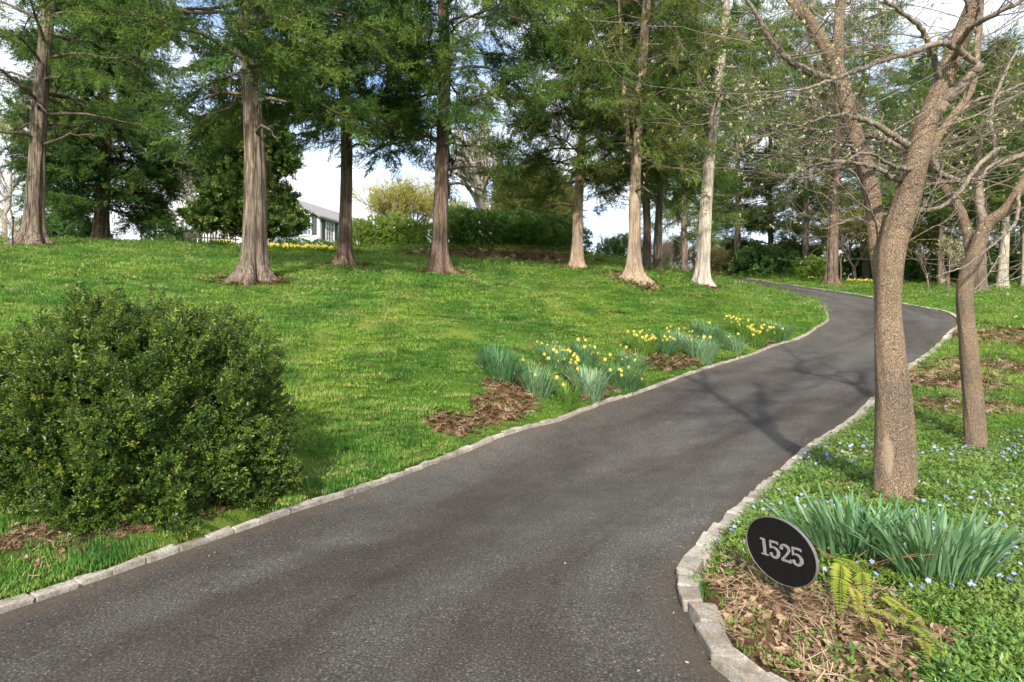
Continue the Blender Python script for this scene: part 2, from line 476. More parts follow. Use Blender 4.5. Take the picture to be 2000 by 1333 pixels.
def scatter(name, pts, rot, scl, variants, parent=None, kind=None, pick=None):
    pts = np.asarray(pts, float).reshape(-1, 3)
    k = len(pts)
    me = bpy.data.meshes.new(name)
    me.vertices.add(k)
    me.vertices.foreach_set('co', pts.ravel())
    a = me.attributes.new('rot', 'FLOAT_VECTOR', 'POINT'); a.data.foreach_set('vector', np.asarray(rot, float).ravel())
    scl = np.asarray(scl, float)
    if scl.ndim == 1:
        scl = np.repeat(scl[:, None], 3, 1)
    a = me.attributes.new('scl', 'FLOAT_VECTOR', 'POINT'); a.data.foreach_set('vector', scl.ravel())
    a = me.attributes.new('pick', 'INT', 'POINT'); a.data.foreach_set('value', (rng.integers(0, len(variants), k) if pick is None else pick).astype(np.int32))
    o = link(name, me, parent)
    md = o.modifiers.new('foliage', 'NODES')
    md.node_group = inst_group(variants)
    if kind: o['kind'] = kind
    return o

def proto(name, mb, mats, smooth=False):
    """a leaf spray that is only used as instance geometry; it is not placed in the scene itself"""
    return bpy.data.objects.new(name, mb.mesh(name, mats, smooth))

def euler_x(d, roll):
    """euler angles that turn +X onto directions d, rolled about it"""
    d = np.asarray(d, float)
    el = np.arcsin(np.clip(d[:, 2] / np.maximum(np.linalg.norm(d, axis=1), 1e-9), -1, 1))
    return np.c_[roll, -el, np.arctan2(d[:, 1], d[:, 0])]

def make_bough(name, mat, length=1.0, nspray=11, slen=.36, n=11, side=.13, w=.019, seed=1, spread=60, flat=.6, sub=3):
    """feathery evergreen bough lying along +X: side sprays set with fine scale-leaved twigs"""
    r = random.Random(seed)
    V = []
    def rv(): return Vector((r.uniform(-1, 1), r.uniform(-1, 1), r.uniform(-1, 1)))
    def sliver(a, b, wd):
        s_ = (b - a).cross(rv())
        if s_.length < 1e-7: return
        s_.normalize()
        V.extend([a + s_ * wd / 2, b, a - s_ * wd / 2])
    for q in range(nspray):
        t = (q + r.random() * .8) / nspray
        a0 = Vector((length * t * .92, 0, -.06 * t * t))
        az = (1 if q % 2 else -1) * r.uniform(.35, 1.1)
        dq = Vector((math.cos(az), math.sin(az), r.uniform(-.45, .45) * flat)).normalized()
        Lq = slen * (1.2 - .6 * t) * r.uniform(.7, 1.25)
        if q == nspray - 1: dq = Vector((1, 0, -.1)).normalized()
        sliver(a0, a0 + dq * Lq, w * .7)
        ex = dq; ey = dq.cross(Vector((0, 0, 1))).normalized(); ez = ey.cross(ex)
        for i in range(n):
            u = (i + r.random()) / n
            x0 = a0 + dq * Lq * u
            p_ = r.uniform(0, 6.28); el = math.radians(r.uniform(22, spread))
            d = ex * math.cos(el) + (ey * math.cos(p_) + ez * math.sin(p_) * .7) * math.sin(el)
            L = side * (1.15 - .6 * u) * r.uniform(.6, 1.3)
            e = x0 + d * L
            sliver(x0, e, w)
            for k in range(sub):
                pp_ = x0.lerp(e, r.uniform(.2, .9))
                sliver(pp_, pp_ + (d + rv() * .8).normalized() * L * r.uniform(.35, .65), w * .85)
    mb = MB(); k = len(V) // 3
    mb.add([tuple(v_) for v_ in V], np.arange(k * 3).reshape(k, 3))
    return proto(name, mb, [mat])

def leaf_quad(mb, base, d, up, L, w, mat=0, curl=0.15):
    d = d.normalized(); s = d.cross(up)
    if s.length < 1e-5: s = d.cross(Vector((1, 0, 0)))
    s.normalize(); nrm = s.cross(d)
    m = base + d * L * 0.5 + nrm * L * curl
    mb.add([base, m + s * w / 2, base + d * L, m - s * w / 2], [(0, 1, 2, 3)], mat)

def make_leaf_cluster(name, mat, n=14, L=0.1, w=0.045, stem=0.16, seed=1, spread=1.0, mats=None):
    r = random.Random(seed)
    mb = MB()
    for i in range(n):
        t = (i + 0.5) / n
        b = Vector((stem * t, r.uniform(-1, 1) * 0.008, r.uniform(-1, 1) * 0.008))
        a = i * 2.4
        d = Vector((0.35 + 0.5 * t, math.cos(a) * spread, math.sin(a) * spread)) + Vector([r.uniform(-.3, .3) for _ in range(3)])
        leaf_quad(mb, b, d, Vector((r.uniform(-1, 1), r.uniform(-1, 1), r.uniform(-1, 1) + 1)), L * r.uniform(0.7, 1.2), w * r.uniform(0.8, 1.15))
    return proto(name, mb, [mat])

SPRAY = [make_bough('cedar_bough_%d' % i, M['cedar_leaf'], seed=i) for i in range(4)]
SPRAY_B = [make_bough('brown_bough_%d' % i, M['cedar_leaf_brown'], seed=20 + i) for i in range(3)]
SPRAY_D = [make_bough('dark_bough_%d' % i, M['cedar_leaf_dark'], seed=30 + i, w=.024) for i in range(3)]
SPRAY_P = [make_bough('pine_bough_%d' % i, M['pine_leaf'], nspray=9, slen=.40, n=9, side=.17, w=.024, seed=40 + i, spread=75, flat=.9) for i in range(3)]
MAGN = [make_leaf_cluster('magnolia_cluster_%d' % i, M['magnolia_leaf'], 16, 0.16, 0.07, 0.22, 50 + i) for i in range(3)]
HOLLY = [make_leaf_cluster('holly_cluster_%d' % i, M['holly_leaf'], 18, 0.11, 0.05, 0.30, 60 + i) for i in range(3)]
SPRING = [make_leaf_cluster('spring_cluster_%d' % i, M['spring_leaf'], 12, 0.07, 0.045, 0.35, 70 + i) for i in range(3)]
PINK = [make_leaf_cluster('pink_cluster_%d' % i, M['pink_bud'], 10, 0.05, 0.03, 0.35, 80 + i) for i in range(3)]
OLIVE = [make_leaf_cluster('olive_cluster_%d' % i, M['olive_leaf'], 14, 0.06, 0.025, 0.25, 90 + i) for i in range(3)]
BOXS = [make_leaf_cluster('box_sprig_%d' % i, M['box_leaf'], 18, 0.030, 0.016, 0.085, 100 + i, 0.9) for i in range(4)]
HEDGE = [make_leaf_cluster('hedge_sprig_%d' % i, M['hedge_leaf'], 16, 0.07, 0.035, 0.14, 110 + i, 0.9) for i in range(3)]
LHEDGE = [make_leaf_cluster('light_hedge_sprig_%d' % i, M['light_hedge_leaf'], 16, 0.07, 0.035, 0.14, 120 + i, 0.9) for i in range(3)]
BUDS = [make_leaf_cluster('bud_cluster_%d' % i, M['bud'], 5, 0.020, 0.014, 0.01, 130 + i, 1.2) for i in range(2)]

# ------------------------------------------------------------------ driveway outline
L_PX = [(0, 1200), (150, 1148), (350, 1076), (540, 1012), (700, 960), (905, 885), (1080, 825), (1250, 768), (1400, 714), (1500, 681), (1580, 652),
        (1612, 632), (1616, 613), (1590, 590), (1540, 574), (1440, 555), (1370, 545), (1300, 533)]
R_PX = [(1440, 1333), (1372, 1240), (1330, 1160), (1336, 1110), (1376, 1060), (1440, 1000), (1500, 945), (1590, 868), (1700, 786), (1780, 713), (1845, 660),
        (1872, 630), (1855, 614), (1790, 600), (1700, 582), (1600, 566), (1480, 548), (1385, 537)]
lw = [ground_at(*p)[:2] for p in L_PX]
rw = [ground_at(*p)[:2] for p in R_PX]
lw = [(-7.2, -5.0), (-5.0, -0.6)] + lw
rw = [(7.5, 0.2), (3.8, 0.9), (1.75, 2.0)] + rw
NL = 260
LE, RE = spline(lw, NL), spline(rw, NL)
ROADPOLY = np.vstack([LE, RE[::-1], [[8.0, -6.0]]])

def poly_dist(x, y, line):
    """distance of points from an open polyline"""
    x = np.asarray(x, float).ravel(); y = np.asarray(y, float).ravel()
    best = np.full(len(x), 1e9)
    sub = line[::2]
    for a, b in zip(sub[:-1], sub[1:]):
        ab = b - a
        t = np.clip(((x - a[0]) * ab[0] + (y - a[1]) * ab[1]) / max(ab @ ab, 1e-9), 0, 1)
        best = np.minimum(best, np.hypot(x - a[0] - t * ab[0], y - a[1] - t * ab[1]))
    return best

def in_poly(x, y, poly):
    x = np.asarray(x, float).ravel(); y = np.asarray(y, float).ravel()
    c = np.zeros(len(x), bool)
    q = np.roll(poly, 1, axis=0)
    for (x1, y1), (x2, y2) in zip(poly, q):
        hit = ((y1 > y) != (y2 > y))
        with np.errstate(divide='ignore', invalid='ignore'):
            c ^= hit & (x < (x2 - x1) * (y - y1) / (y2 - y1) + x1)
    return c

def blob(x, y, cx, cy, rx, ry, rot=0.0, seed=0, rough=0.25):
    """soft irregular patch: 1 inside, 0 outside"""
    c, s = math.cos(rot), math.sin(rot)
    u = ((x - cx) * c + (y - cy) * s) / rx
    v = (-(x - cx) * s + (y - cy) * c) / ry
    d = np.hypot(u, v) + rough * vnoise(x * 2.1, y * 2.1, seed) + 0.12 * vnoise(x * 7, y * 7, seed + 9)
    return np.clip((1.25 - d) / 0.65, 0, 1)

def gp(px, py):
    p = ground_at(px, py)
    return p.x, p.y

TREE_BASES = {}
MULCH_LIST = []
for (px, py, rx, ry, rot, sd) in [
        (985, 795, 0.75, 0.38, 0.75, 3), (890, 830, 0.5, 0.28, 0.7, 4), (1010, 760, 0.7, 0.3, 0.7, 14), (1150, 760, 0.9, 0.35, 0.8, 5), (1260, 700, 0.9, 0.3, 0.8, 6), (1500, 668, 1.2, 0.3, 0.8, 7),
        (1330, 712, 0.9, 0.25, 0.8, 15), (330, 1018, 1.1, 0.17, 1.15, 8), (500, 985, 0.35, 0.12, 1.1, 88), (110, 1045, .4, .13, 1.1, 89)]:
    x, y = gp(px, py)
    MULCH_LIST.append((x, y, rx, ry, rot, sd))
_x, _y = gp(975, 500); MULCH_LIST.append((_x, _y, 4.2, 1.5, 0.08, 11))
_x, _y = gp(1440, 565); MULCH_LIST.append((_x - 0.5, _y, 2.2, 0.8, -0.2, 12))
LITTER_LIST = []
for (px, py, rx, ry, rot, sd) in [(1500, 1200, 0.42, 0.55, 0.3, 21), (1500, 1290, 0.5, 0.45, 0.2, 22), (1640, 1290, 0.4, 0.35, 0.0, 23), (1440, 1130, 0.2, 0.4, -0.3, 24), (1690, 1190, .22, .22, 0, 25), (1770, 1255, .25, .2, 0, 26), (1742, 985, .34, .22, 0, 27), (1900, 885, .25, .2, 0, 28), (1640, 955, .3, .2, 0, 29)]:
    x, y = gp(px, py)
    LITTER_LIST.append((x, y, rx, ry, rot, sd))
BROWN_LIST = []
for (px, py, rx, ry, rot, sd) in [(1840, 745, 1.6, 1.3, 0, 31), (1950, 720, 1.4, 1.5, 0, 32), (1985, 660, 2.0, 1.4, 0, 33), (1700, 900, 0.6, 0.4, 0, 34), (1900, 800, 1.0, 0.6, 0, 35)]:
    x, y = gp(px, py)
    BROWN_LIST.append((x, y, rx, ry, rot, sd))

def field(lst, x, y):
    out = np.zeros(np.shape(x))
    for b in lst:
        out = np.maximum(out, blob(x, y, *b))
    return out

# cedar bases are needed for the bare rings of earth round them
CEDAR_PX = {'a': (65, 482), 'b': (495, 553), 'c': (672, 523), 'd': (860, 535), 'e': (1128, 528), 'f': (1237, 550), 'g': (1370, 560)}
CEDAR_P = {k: ground_at(*v) for k, v in CEDAR_PX.items()}
for i, (k, p) in enumerate(CEDAR_P.items()):
    MULCH_LIST.append((p.x, p.y, 0.85, 0.75, 0, 60 + i))

# ------------------------------------------------------------------ ground sheet
def axis(segs):
    out = [segs[0][0]]
    for a, b, st in segs:
        n = max(1, int(round((b - a) / st)))
        out += list(np.linspace(a, b, n + 1)[1:])
    return np.array(out)
gx = axis([(-1500, -300, 300), (-300, -60, 30), (-60, -20, 2.5), (-20, -8, 0.5), (-8, 9, 0.14), (9, 24, 0.3), (24, 60, 2.5), (60, 300, 30), (300, 1500, 300)])
gy = axis([(-200, -10, 30), (-10, 1.5, 1.0), (1.5, 16, 0.14), (16, 32, 0.3), (32, 60, 0.7), (60, 120, 6), (120, 400, 40), (400, 2400, 400)])
GX, GY = np.meshgrid(gx, gy)
fx, fy = GX.ravel(), GY.ravel()
gz = H(fx, fy)
inside = in_poly(fx, fy, ROADPOLY)
near = np.minimum(poly_dist(fx, fy, LE), poly_dist(fx, fy, RE))
sd = np.where(inside, -near, near)
dip = np.clip((0.16 - sd) / 0.10, 0, 1)
gz = gz + 0.035 * np.clip((sd - 0.05) / 0.2, 0, 1) - 0.12 * dip
gz += np.where(sd > 0.4, 0.012 * vnoise(fx * 1.3, fy * 1.3, 5), 0)
mulch = np.maximum(field(MULCH_LIST, fx, fy), field(LITTER_LIST, fx, fy))
mulch = np.maximum(mulch, 0.8 * field(BROWN_LIST, fx, fy))
nx, ny = len(gx), len(gy)
idx = np.arange(nx * ny).reshape(ny, nx)
quads = np.stack([idx[:-1, :-1], idx[:-1, 1:], idx[1:, 1:], idx[1:, :-1]], -1).reshape(-1, 4)
gme = bpy.data.meshes.new('ground')
gme.from_pydata(np.c_[fx, fy, gz].tolist(), [], quads.tolist())
gme.polygons.foreach_set('use_smooth', np.ones(len(quads), bool))
at_ = gme.attributes.new('mulch', 'FLOAT', 'POINT'); at_.data.foreach_set('value', mulch)

gm, n, l = newmat('ground_soil_and_turf')
geo = n.new('ShaderNodeNewGeometry')
n1 = noise(n, l, geo.outputs['Position'], 0.55, 6, 0.62)
turf = ramp(n, [(0.30, (0.040, 0.085, 0.012)), (0.50, (0.075, 0.135, 0.018)), (0.68, (0.16, 0.19, 0.035))])
l.new(n1.outputs['Fac'], turf.inputs['Fac'])
n2 = noise(n, l, geo.outputs['Position'], 22, 6, 0.7)
soil = ramp(n, [(0.28, (0.045, 0.026, 0.016)), (0.5, (0.13, 0.075, 0.045)), (0.72, (0.26, 0.165, 0.10))])
l.new(n2.outputs['Fac'], soil.inputs['Fac'])
ma = n.new('ShaderNodeAttribute'); ma.attribute_name = 'mulch'
n3 = noise(n, l, geo.outputs['Position'], 9, 5, 0.65)
mm = n.new('ShaderNodeMath'); mm.operation = 'ADD'; l.new(ma.outputs['Fac'], mm.inputs[0]); l.new(n3.outputs['Fac'], mm.inputs[1])
r3 = ramp(n, [(0.75, (0, 0, 0)), (1.0, (1, 1, 1))]); 
m2 = n.new('ShaderNodeMath'); m2.operation = 'MULTIPLY'; m2.inputs[1].default_value = 0.8; l.new(mm.outputs[0], m2.inputs[0])
l.new(m2.outputs[0], r3.inputs['Fac'])
col = mixc(n, l, r3.outputs['Color'], turf.outputs['Color'], soil.outputs['Color'])
bs = n.new('ShaderNodeBsdfPrincipled'); bs.inputs['Roughness'].default_value = 0.95; bs.inputs['Specular IOR Level'].default_value = 0.1
l.new(col, bs.inputs['Base Color'])
b = n.new('ShaderNodeBump'); b.inputs['Strength'].default_value = 0.8; b.inputs['Distance'].default_value = 0.04
l.new(n2.outputs['Fac'], b.inputs['Height']); l.new(b.outputs['Normal'], bs.inputs['Normal'])
o = n.new('ShaderNodeOutputMaterial'); l.new(bs.outputs[0], o.inputs['Surface'])
gme.materials.append(gm)
ground = tag(link('ground', gme), kind='structure')

# ------------------------------------------------------------------ driveway
ROWS, ACR = NL, 14
rv, rf = [], []
tt = np.linspace(0, 1, ACR + 1)
G = LE[:, None, :] * (1 - tt)[None, :, None] + RE[:, None, :] * tt[None, :, None]
GZ = H(G[..., 0], G[..., 1]) + 0.035 * (4 * tt * (1 - tt))[None] - 0.01
rv = np.concatenate([G, GZ[..., None]], -1).reshape(-1, 3)
ri = np.arange(ROWS * (ACR + 1)).reshape(ROWS, ACR + 1)
rf = np.stack([ri[:-1, :-1], ri[:-1, 1:], ri[1:, 1:], ri[1:, :-1]], -1).reshape(-1, 4)
rme = bpy.data.meshes.new('driveway')
rme.from_pydata(rv.tolist(), [], rf.tolist())
rme.polygons.foreach_set('use_smooth', np.ones(len(rf), bool))
slen = np.r_[0, np.cumsum(np.linalg.norm(np.diff((LE + RE) / 2, axis=0), axis=1))]
uv = np.stack([np.repeat(slen[:, None], ACR + 1, 1), np.repeat(tt[None], ROWS, 0) * 3.8, np.zeros((ROWS, ACR + 1))], -1).reshape(-1, 3)
ra = rme.attributes.new('along', 'FLOAT_VECTOR', 'POINT'); ra.data.foreach_set('vector', uv.ravel())
am, n, l = newmat('asphalt')
geo = n.new('ShaderNodeNewGeometry')
al = n.new('ShaderNodeAttribute'); al.attribute_name = 'along'
n1 = noise(n, l, geo.outputs['Position'], 70, 4, 0.75)
r1 = ramp(n, [(0.30, (0.18, 0.18, 0.18)), (0.48, (0.80, 0.80, 0.80)), (0.60, (1.55, 1.5, 1.45)), (0.68, (5.5, 5.2, 4.9))])
l.new(n1.outputs['Fac'], r1.inputs['Fac'])
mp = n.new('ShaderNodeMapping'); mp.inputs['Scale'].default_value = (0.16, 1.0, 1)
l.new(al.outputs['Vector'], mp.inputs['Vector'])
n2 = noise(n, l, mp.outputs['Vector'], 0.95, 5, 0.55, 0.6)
r2 = ramp(n, [(0.32, (0.042, 0.037, 0.032)), (0.45, (0.062, 0.057, 0.051)), (0.58, (0.080, 0.077, 0.071)), (0.72, (0.104, 0.102, 0.096))])  # broad dark brown bands: wear, with road shadow patches put into the colour
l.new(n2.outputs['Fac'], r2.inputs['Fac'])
n4 = noise(n, l, geo.outputs['Position'], 1.7, 6, 0.65)
r4 = ramp(n, [(0.32, (0.72, 0.68, 0.66)), (0.65, (1.2, 1.2, 1.2))])
l.new(n4.outputs['Fac'], r4.inputs['Fac'])
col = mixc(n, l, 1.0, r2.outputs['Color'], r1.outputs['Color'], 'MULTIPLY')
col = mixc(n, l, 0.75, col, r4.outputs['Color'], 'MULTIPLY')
# brown grit along the edges
sx = n.new('ShaderNodeSeparateXYZ'); l.new(al.outputs['Vector'], sx.inputs[0])
e1 = n.new('ShaderNodeMath'); e1.operation = 'SUBTRACT'; e1.inputs[1].default_value = 1.9; l.new(sx.outputs['Y'], e1.inputs[0])
e2 = n.new('ShaderNodeMath'); e2.operation = 'ABSOLUTE'; l.new(e1.outputs[0], e2.inputs[0])
n5 = noise(n, l, geo.outputs['Position'], 6, 6, 0.7)
e3 = n.new('ShaderNodeMath'); e3.operation = 'MULTIPLY_ADD'; e3.inputs[1].default_value = 0.55; l.new(n5.outputs['Fac'], e3.inputs[0]); l.new(e2.outputs[0], e3.inputs[2])
r5 = ramp(n, [(0.90, (0, 0, 0)), (1.0, (0.55, 0.55, 0.55))])
e4 = n.new('ShaderNodeMath'); e4.operation = 'MULTIPLY'; e4.inputs[1].default_value = 0.47; l.new(e3.outputs[0], e4.inputs[0])
l.new(e4.outputs[0], r5.inputs['Fac'])
col = mixc(n, l, r5.outputs['Color'], col, (0.10, 0.075, 0.052))
bs = n.new('ShaderNodeBsdfPrincipled'); bs.inputs['Roughness'].default_value = 0.8; bs.inputs['Specular IOR Level'].default_value = 0.3
l.new(col, bs.inputs['Base Color'])
b = n.new('ShaderNodeBump'); b.inputs['Strength'].default_value = 0.9; b.inputs['Distance'].default_value = 0.010
l.new(n1.outputs['Fac'], b.inputs['Height']); l.new(b.outputs['Normal'], bs.inputs['Normal'])
o = n.new('ShaderNodeOutputMaterial'); l.new(bs.outputs[0], o.inputs['Surface'])
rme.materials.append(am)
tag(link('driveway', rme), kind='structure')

# ------------------------------------------------------------------ granite kerbs, stone by stone
km, n, l = newmat('kerb_granite')
geo = n.new('ShaderNodeNewGeometry'); oi = n.new('ShaderNodeObjectInfo')
n1 = noise(n, l, geo.outputs['Position'], 60, 5, 0.7)
r1 = ramp(n, [(0.3, (0.20, 0.18, 0.155)), (0.5, (0.40, 0.37, 0.33)), (0.68, (0.56, 0.53, 0.49))])
l.new(n1.outputs['Fac'], r1.inputs['Fac'])
r2 = ramp(n, [(0.0, (0.72, 0.70, 0.68)), (1.0, (1.12, 1.10, 1.06))]); l.new(oi.outputs['Random'], r2.inputs['Fac'])
col = mixc(n, l, 1.0, r1.outputs['Color'], r2.outputs['Color'], 'MULTIPLY')
n2 = noise(n, l, geo.outputs['Position'], 5, 6, 0.7)
r3 = ramp(n, [(0.46, (0, 0, 0)), (0.66, (0.8, 0.8, 0.8))]); l.new(n2.outputs['Fac'], r3.inputs['Fac'])
col = mixc(n, l, r3.outputs['Color'], col, (0.19, 0.15, 0.105))
bs = n.new('ShaderNodeBsdfPrincipled'); bs.inputs['Roughness'].default_value = 0.9; bs.inputs['Specular IOR Level'].default_value = 0.2
l.new(col, bs.inputs['Base Color'])
b = n.new('ShaderNodeBump'); b.inputs['Strength'].default_value = 0.7; b.inputs['Distance'].default_value = 0.008
l.new(n1.outputs['Fac'], b.inputs['Height']); l.new(b.outputs['Normal'], bs.inputs['Normal'])
o = n.new('ShaderNodeOutputMaterial'); l.new(bs.outputs[0], o.inputs['Surface'])

def stone_mesh(i):
    r = random.Random(900 + i)
    bm = bmesh.new()
    bmesh.ops.create_cube(bm, size=1.0)
    for v in bm.verts:
        v.co += Vector((r.uniform(-.035, .035), r.uniform(-.10, .10), r.uniform(-.06, .06)))
    bmesh.ops.bevel(bm, geom=bm.edges[:], offset=0.07, segments=2, affect='EDGES', profile=0.6)
    for v in bm.verts:
        v.co += Vector((r.uniform(-.012, .012), r.uniform(-.03, .03), r.uniform(-.03, .03)))
    me = bpy.data.meshes.new('kerb_stone')
    bm.to_mesh(me); bm.free()
    me.materials.append(km)
    return me
STONES = [stone_mesh(i) for i in range(10)]

def kerb(name, line, side, dmax, width, lengths, top):
    k = tag(link(name, None), kind='structure')
    s = np.r_[0, np.cumsum(np.linalg.norm(np.diff(line, axis=0), axis=1))]
    u = 0.0
    cnt = 0
    while u < s[-1] - 0.4 and cnt < 290:
        Ls = random.uniform(*lengths)
        um = u + Ls / 2
        x, y = np.interp(um, s, line[:, 0]), np.interp(um, s, line[:, 1])
        x2, y2 = np.interp(um + 0.1, s, line[:, 0]), np.interp(um + 0.1, s, line[:, 1])
        u += Ls + 0.006
        if y < 1.2 or y > dmax:
            continue
        t = Vector((x2 - x, y2 - y, 0)).normalized()
        nrm = Vector((-t.y, t.x, 0)) * side
        w = random.uniform(*width)
        c = Vector((x, y, 0)) + nrm * (w / 2 - 0.015 + random.uniform(-.008, .008))
        z = h1(c.x, c.y)
        slope = (h1(x2, y2) - h1(x, y)) / max(math.hypot(x2 - x, y2 - y), 1e-4)
        st = link('kerb_stone', STONES[cnt % 10] if random.random() < .5 else random.choice(STONES), k)
        hgt = 0.20
        st.location = (c.x, c.y, z - hgt / 2 + top + random.uniform(-.006, .006))
        st.rotation_euler = (random.uniform(-.06, .06), -math.atan(slope) + random.uniform(-.03, .03), math.atan2(t.y, t.x) + random.uniform(-.03, .03))
        st.scale = (Ls * (-1 if random.random() < .0 else 1), w, hgt)
        cnt += 1
    return k
kerb('kerb_left', LE, 1, 46, (.070, .10), (.18, .36), .026)
kerb('kerb_right', RE, -1, 46, (.125, .15), (.22, .34), .055)

# ------------------------------------------------------------------ grass, ground cover, litter
def grass_proto(i, n=16, hgt=0.054, spread=0.07, w=0.006):
    r = random.Random(300 + i)
    mb = MB()
    for k in range(n):
        a, q = r.uniform(0, 6.28), spread * math.sqrt(r.random())
        b = Vector((q * math.cos(a), q * math.sin(a), -0.01))
        hh = hgt * r.uniform(0.5, 1.25)
        az = r.uniform(0, 6.28); ln = r.uniform(0.1, 0.75)
        d = Vector((math.cos(az), math.sin(az), 0))
        s = Vector((-d.y, d.x, 0)) * w * r.uniform(0.7, 1.3) / 2
        m = b + d * hh * ln * 0.35 + Vector((0, 0, hh * 0.6))
        e = b + d * hh * ln + Vector((0, 0, hh))
        mb.add([b - s, b + s, m + s * 0.8, m - s * 0.8, e], [(0, 1, 2, 3), (3, 2, 4)])
    return proto('grass_tuft_%d' % i, mb, [M['grass']])
GRASS = [grass_proto(i) for i in range(5)]
GRASS_WIDE = [grass_proto(10 + i, 120, 0.050, 0.20, 0.007) for i in range(5)]

def sample_band(y0, y1, dens, xlim=1.0):
    """random points on the land within the view, y0..y1 metres off"""
    hw = lambda y: 0.8334 * y * 1.08 + 2.6
    W = hw(y1)
    k = int(dens * 2 * W * (y1 - y0))
    x = rng.uniform(-W, W, k); y = rng.uniform(y0, y1, k)
    keep = np.abs(x) < hw(y)
    return x[keep], y[keep]

def road_sd(x, y):
    ins = in_poly(x, y, ROADPOLY)
    dl, dr = poly_dist(x, y, LE), poly_dist(x, y, RE)
    nr = np.minimum(dl, dr)
    return np.where(ins, -nr, nr), dl < dr

# the boxwood stands here
BOX_C = Vector((-3.46, 5.70, 0)); BOX_C.z = h1(BOX_C.x, BOX_C.y)

STAKE = gp(1566, 1208)
bands = [(1.6, 4, 1100, 1.0, 0.9), (4, 6, 900, 1.0, 0.95), (6, 9, 560, 1.15, 1.0), (9, 13, 330, 1.4, 1.0), (13, 19, 150, 2.0, 1.05), (19, 28, 70, 2.8, 1.15), (28, 42, 30, 4.2, 1.3), (42, 62, 11, 6.5, 1.6)]
gx_, gy_, gs_, gh_, gw_ = [], [], [], [], []
vx_, vy_ = [], []
for y0, y1, dens, sc, hs in bands:
    x, y = sample_band(y0, y1, dens)
    sdr, left = road_sd(x, y)
    mul = np.maximum(field(MULCH_LIST, x, y), field(LITTER_LIST, x, y))
    brown = field(BROWN_LIST, x, y)
    vin = (~left) & (y < 10.5 + 1.5 * vnoise(x, y, 77))
    p = np.ones(len(x))
    p *= np.clip(1.05 - 0.92 * mul, 0, 1)
    p *= np.where((~left) & ~vin, 1 - 0.82 * brown, 1)
    p *= np.where(vin, 0.16, 1)
    p *= np.where(vnoise(x * 1.9 + 5, y * 1.9, 99) + .5 * vnoise(x * 6, y * 6, 98) > 0.85, 0.35, 1)
    p *= np.where((np.abs(x - BOX_C.x) < 1.3) & (np.abs(y - BOX_C.y) < 1.2), 0.1, 1)
    keep = (sdr > np.where(left, 0.085, .125) + .05 * (sc - 1)) & (rng.random(len(x)) < p)
    # weeds in the kerb joints
    gx_.append(x[keep]); gy_.append(y[keep])
    k = keep.sum()
    wide = ((y[keep] > 6.5) & (sdr[keep] > .3) & (mul[keep] < .02) & ~vin[keep])
    thin = wide & (rng.random(k) > 1 / 6.5)
    gx_[-1] = gx_[-1][~thin]; gy_[-1] = gy_[-1][~thin]; gw_.append(wide[~thin].astype(int))
    keep = np.flatnonzero(keep)[~thin]; k = len(keep)
    patch = 1 + 0.30 * vnoise(x[keep] * 0.8, y[keep] * 0.8, 41) + 0.25 * vnoise(x[keep] * 3.1, y[keep] * 3.1, 42)
    edge = np.where(sdr[keep] < 0.35, 0.8, 1)
    gs_.append(sc * rng.uniform(0.8, 1.25, k)); gh_.append(hs * rng.uniform(0.7, 1.25, k) * np.clip(patch, 0.55, 1.5) * edge)
    if y0 < 13:
        kv = vin & (sdr > 0.16) & (rng.random(len(x)) < np.where(mul > 0.2, 0.07, np.clip(0.8 - 0.5 * brown - .35 * np.clip(vnoise(x * 2.3, y * 2.3, 78), 0, 1), 0, 1)))
        kv &= np.hypot(x - STAKE[0], y - STAKE[1]) > .28
        vx_.append(x[kv]); vy_.append(y[kv])
x, y = np.concatenate(gx_), np.concatenate(gy_)
s, hh = np.concatenate(gs_), np.concatenate(gh_)
k = len(x)
lawn = scatter('lawn_grass', np.c_[x, y, H(x, y) + 0.03], np.c_[rng.normal(0, .12, k), rng.normal(0, .12, k), rng.uniform(0, 6.28, k)], np.c_[s, s, hh], GRASS + GRASS_WIDE, kind='stuff', pick=rng.integers(0, 5, k) + 5 * np.concatenate(gw_))
tag(lawn, 'mown green lawn grass with yellowish patches on the slope', 'grass')

def vinca_proto(i):
    r = random.Random(400 + i); mb = MB()
    for k in range(13):
        a = r.uniform(0, 6.28); q = 0.055 * math.sqrt(r.random())
        b = Vector((q * math.cos(a), q * math.sin(a), r.uniform(0.0, 0.07)))
        d = Vector((math.cos(a + r.uniform(-1, 1)), math.sin(a + r.uniform(-1, 1)), r.uniform(0.0, 0.9)))
        leaf_quad(mb, b, d, Vector((0, 0, 1)), r.uniform(.022, .038), r.uniform(.011, .017), curl=-0.1)
    return proto('vinca_sprig_%d' % i, mb, [M['vinca_leaf']])
VINCA = [vinca_proto(i) for i in range(4)]
x, y = np.concatenate(vx_), np.concatenate(vy_)
k = len(x)
sv = np.where(y < 6, 1.0, 1.25) * rng.uniform(.8, 1.3, k)
tag(scatter('periwinkle_ground_cover', np.c_[x, y, H(x, y) + 0.025], np.c_[rng.normal(0, .2, k), rng.normal(0, .2, k), rng.uniform(0, 6.28, k)], sv, VINCA, kind='stuff'),
    'leafy green periwinkle carpeting the ground beside the tree trunk', 'ground cover')

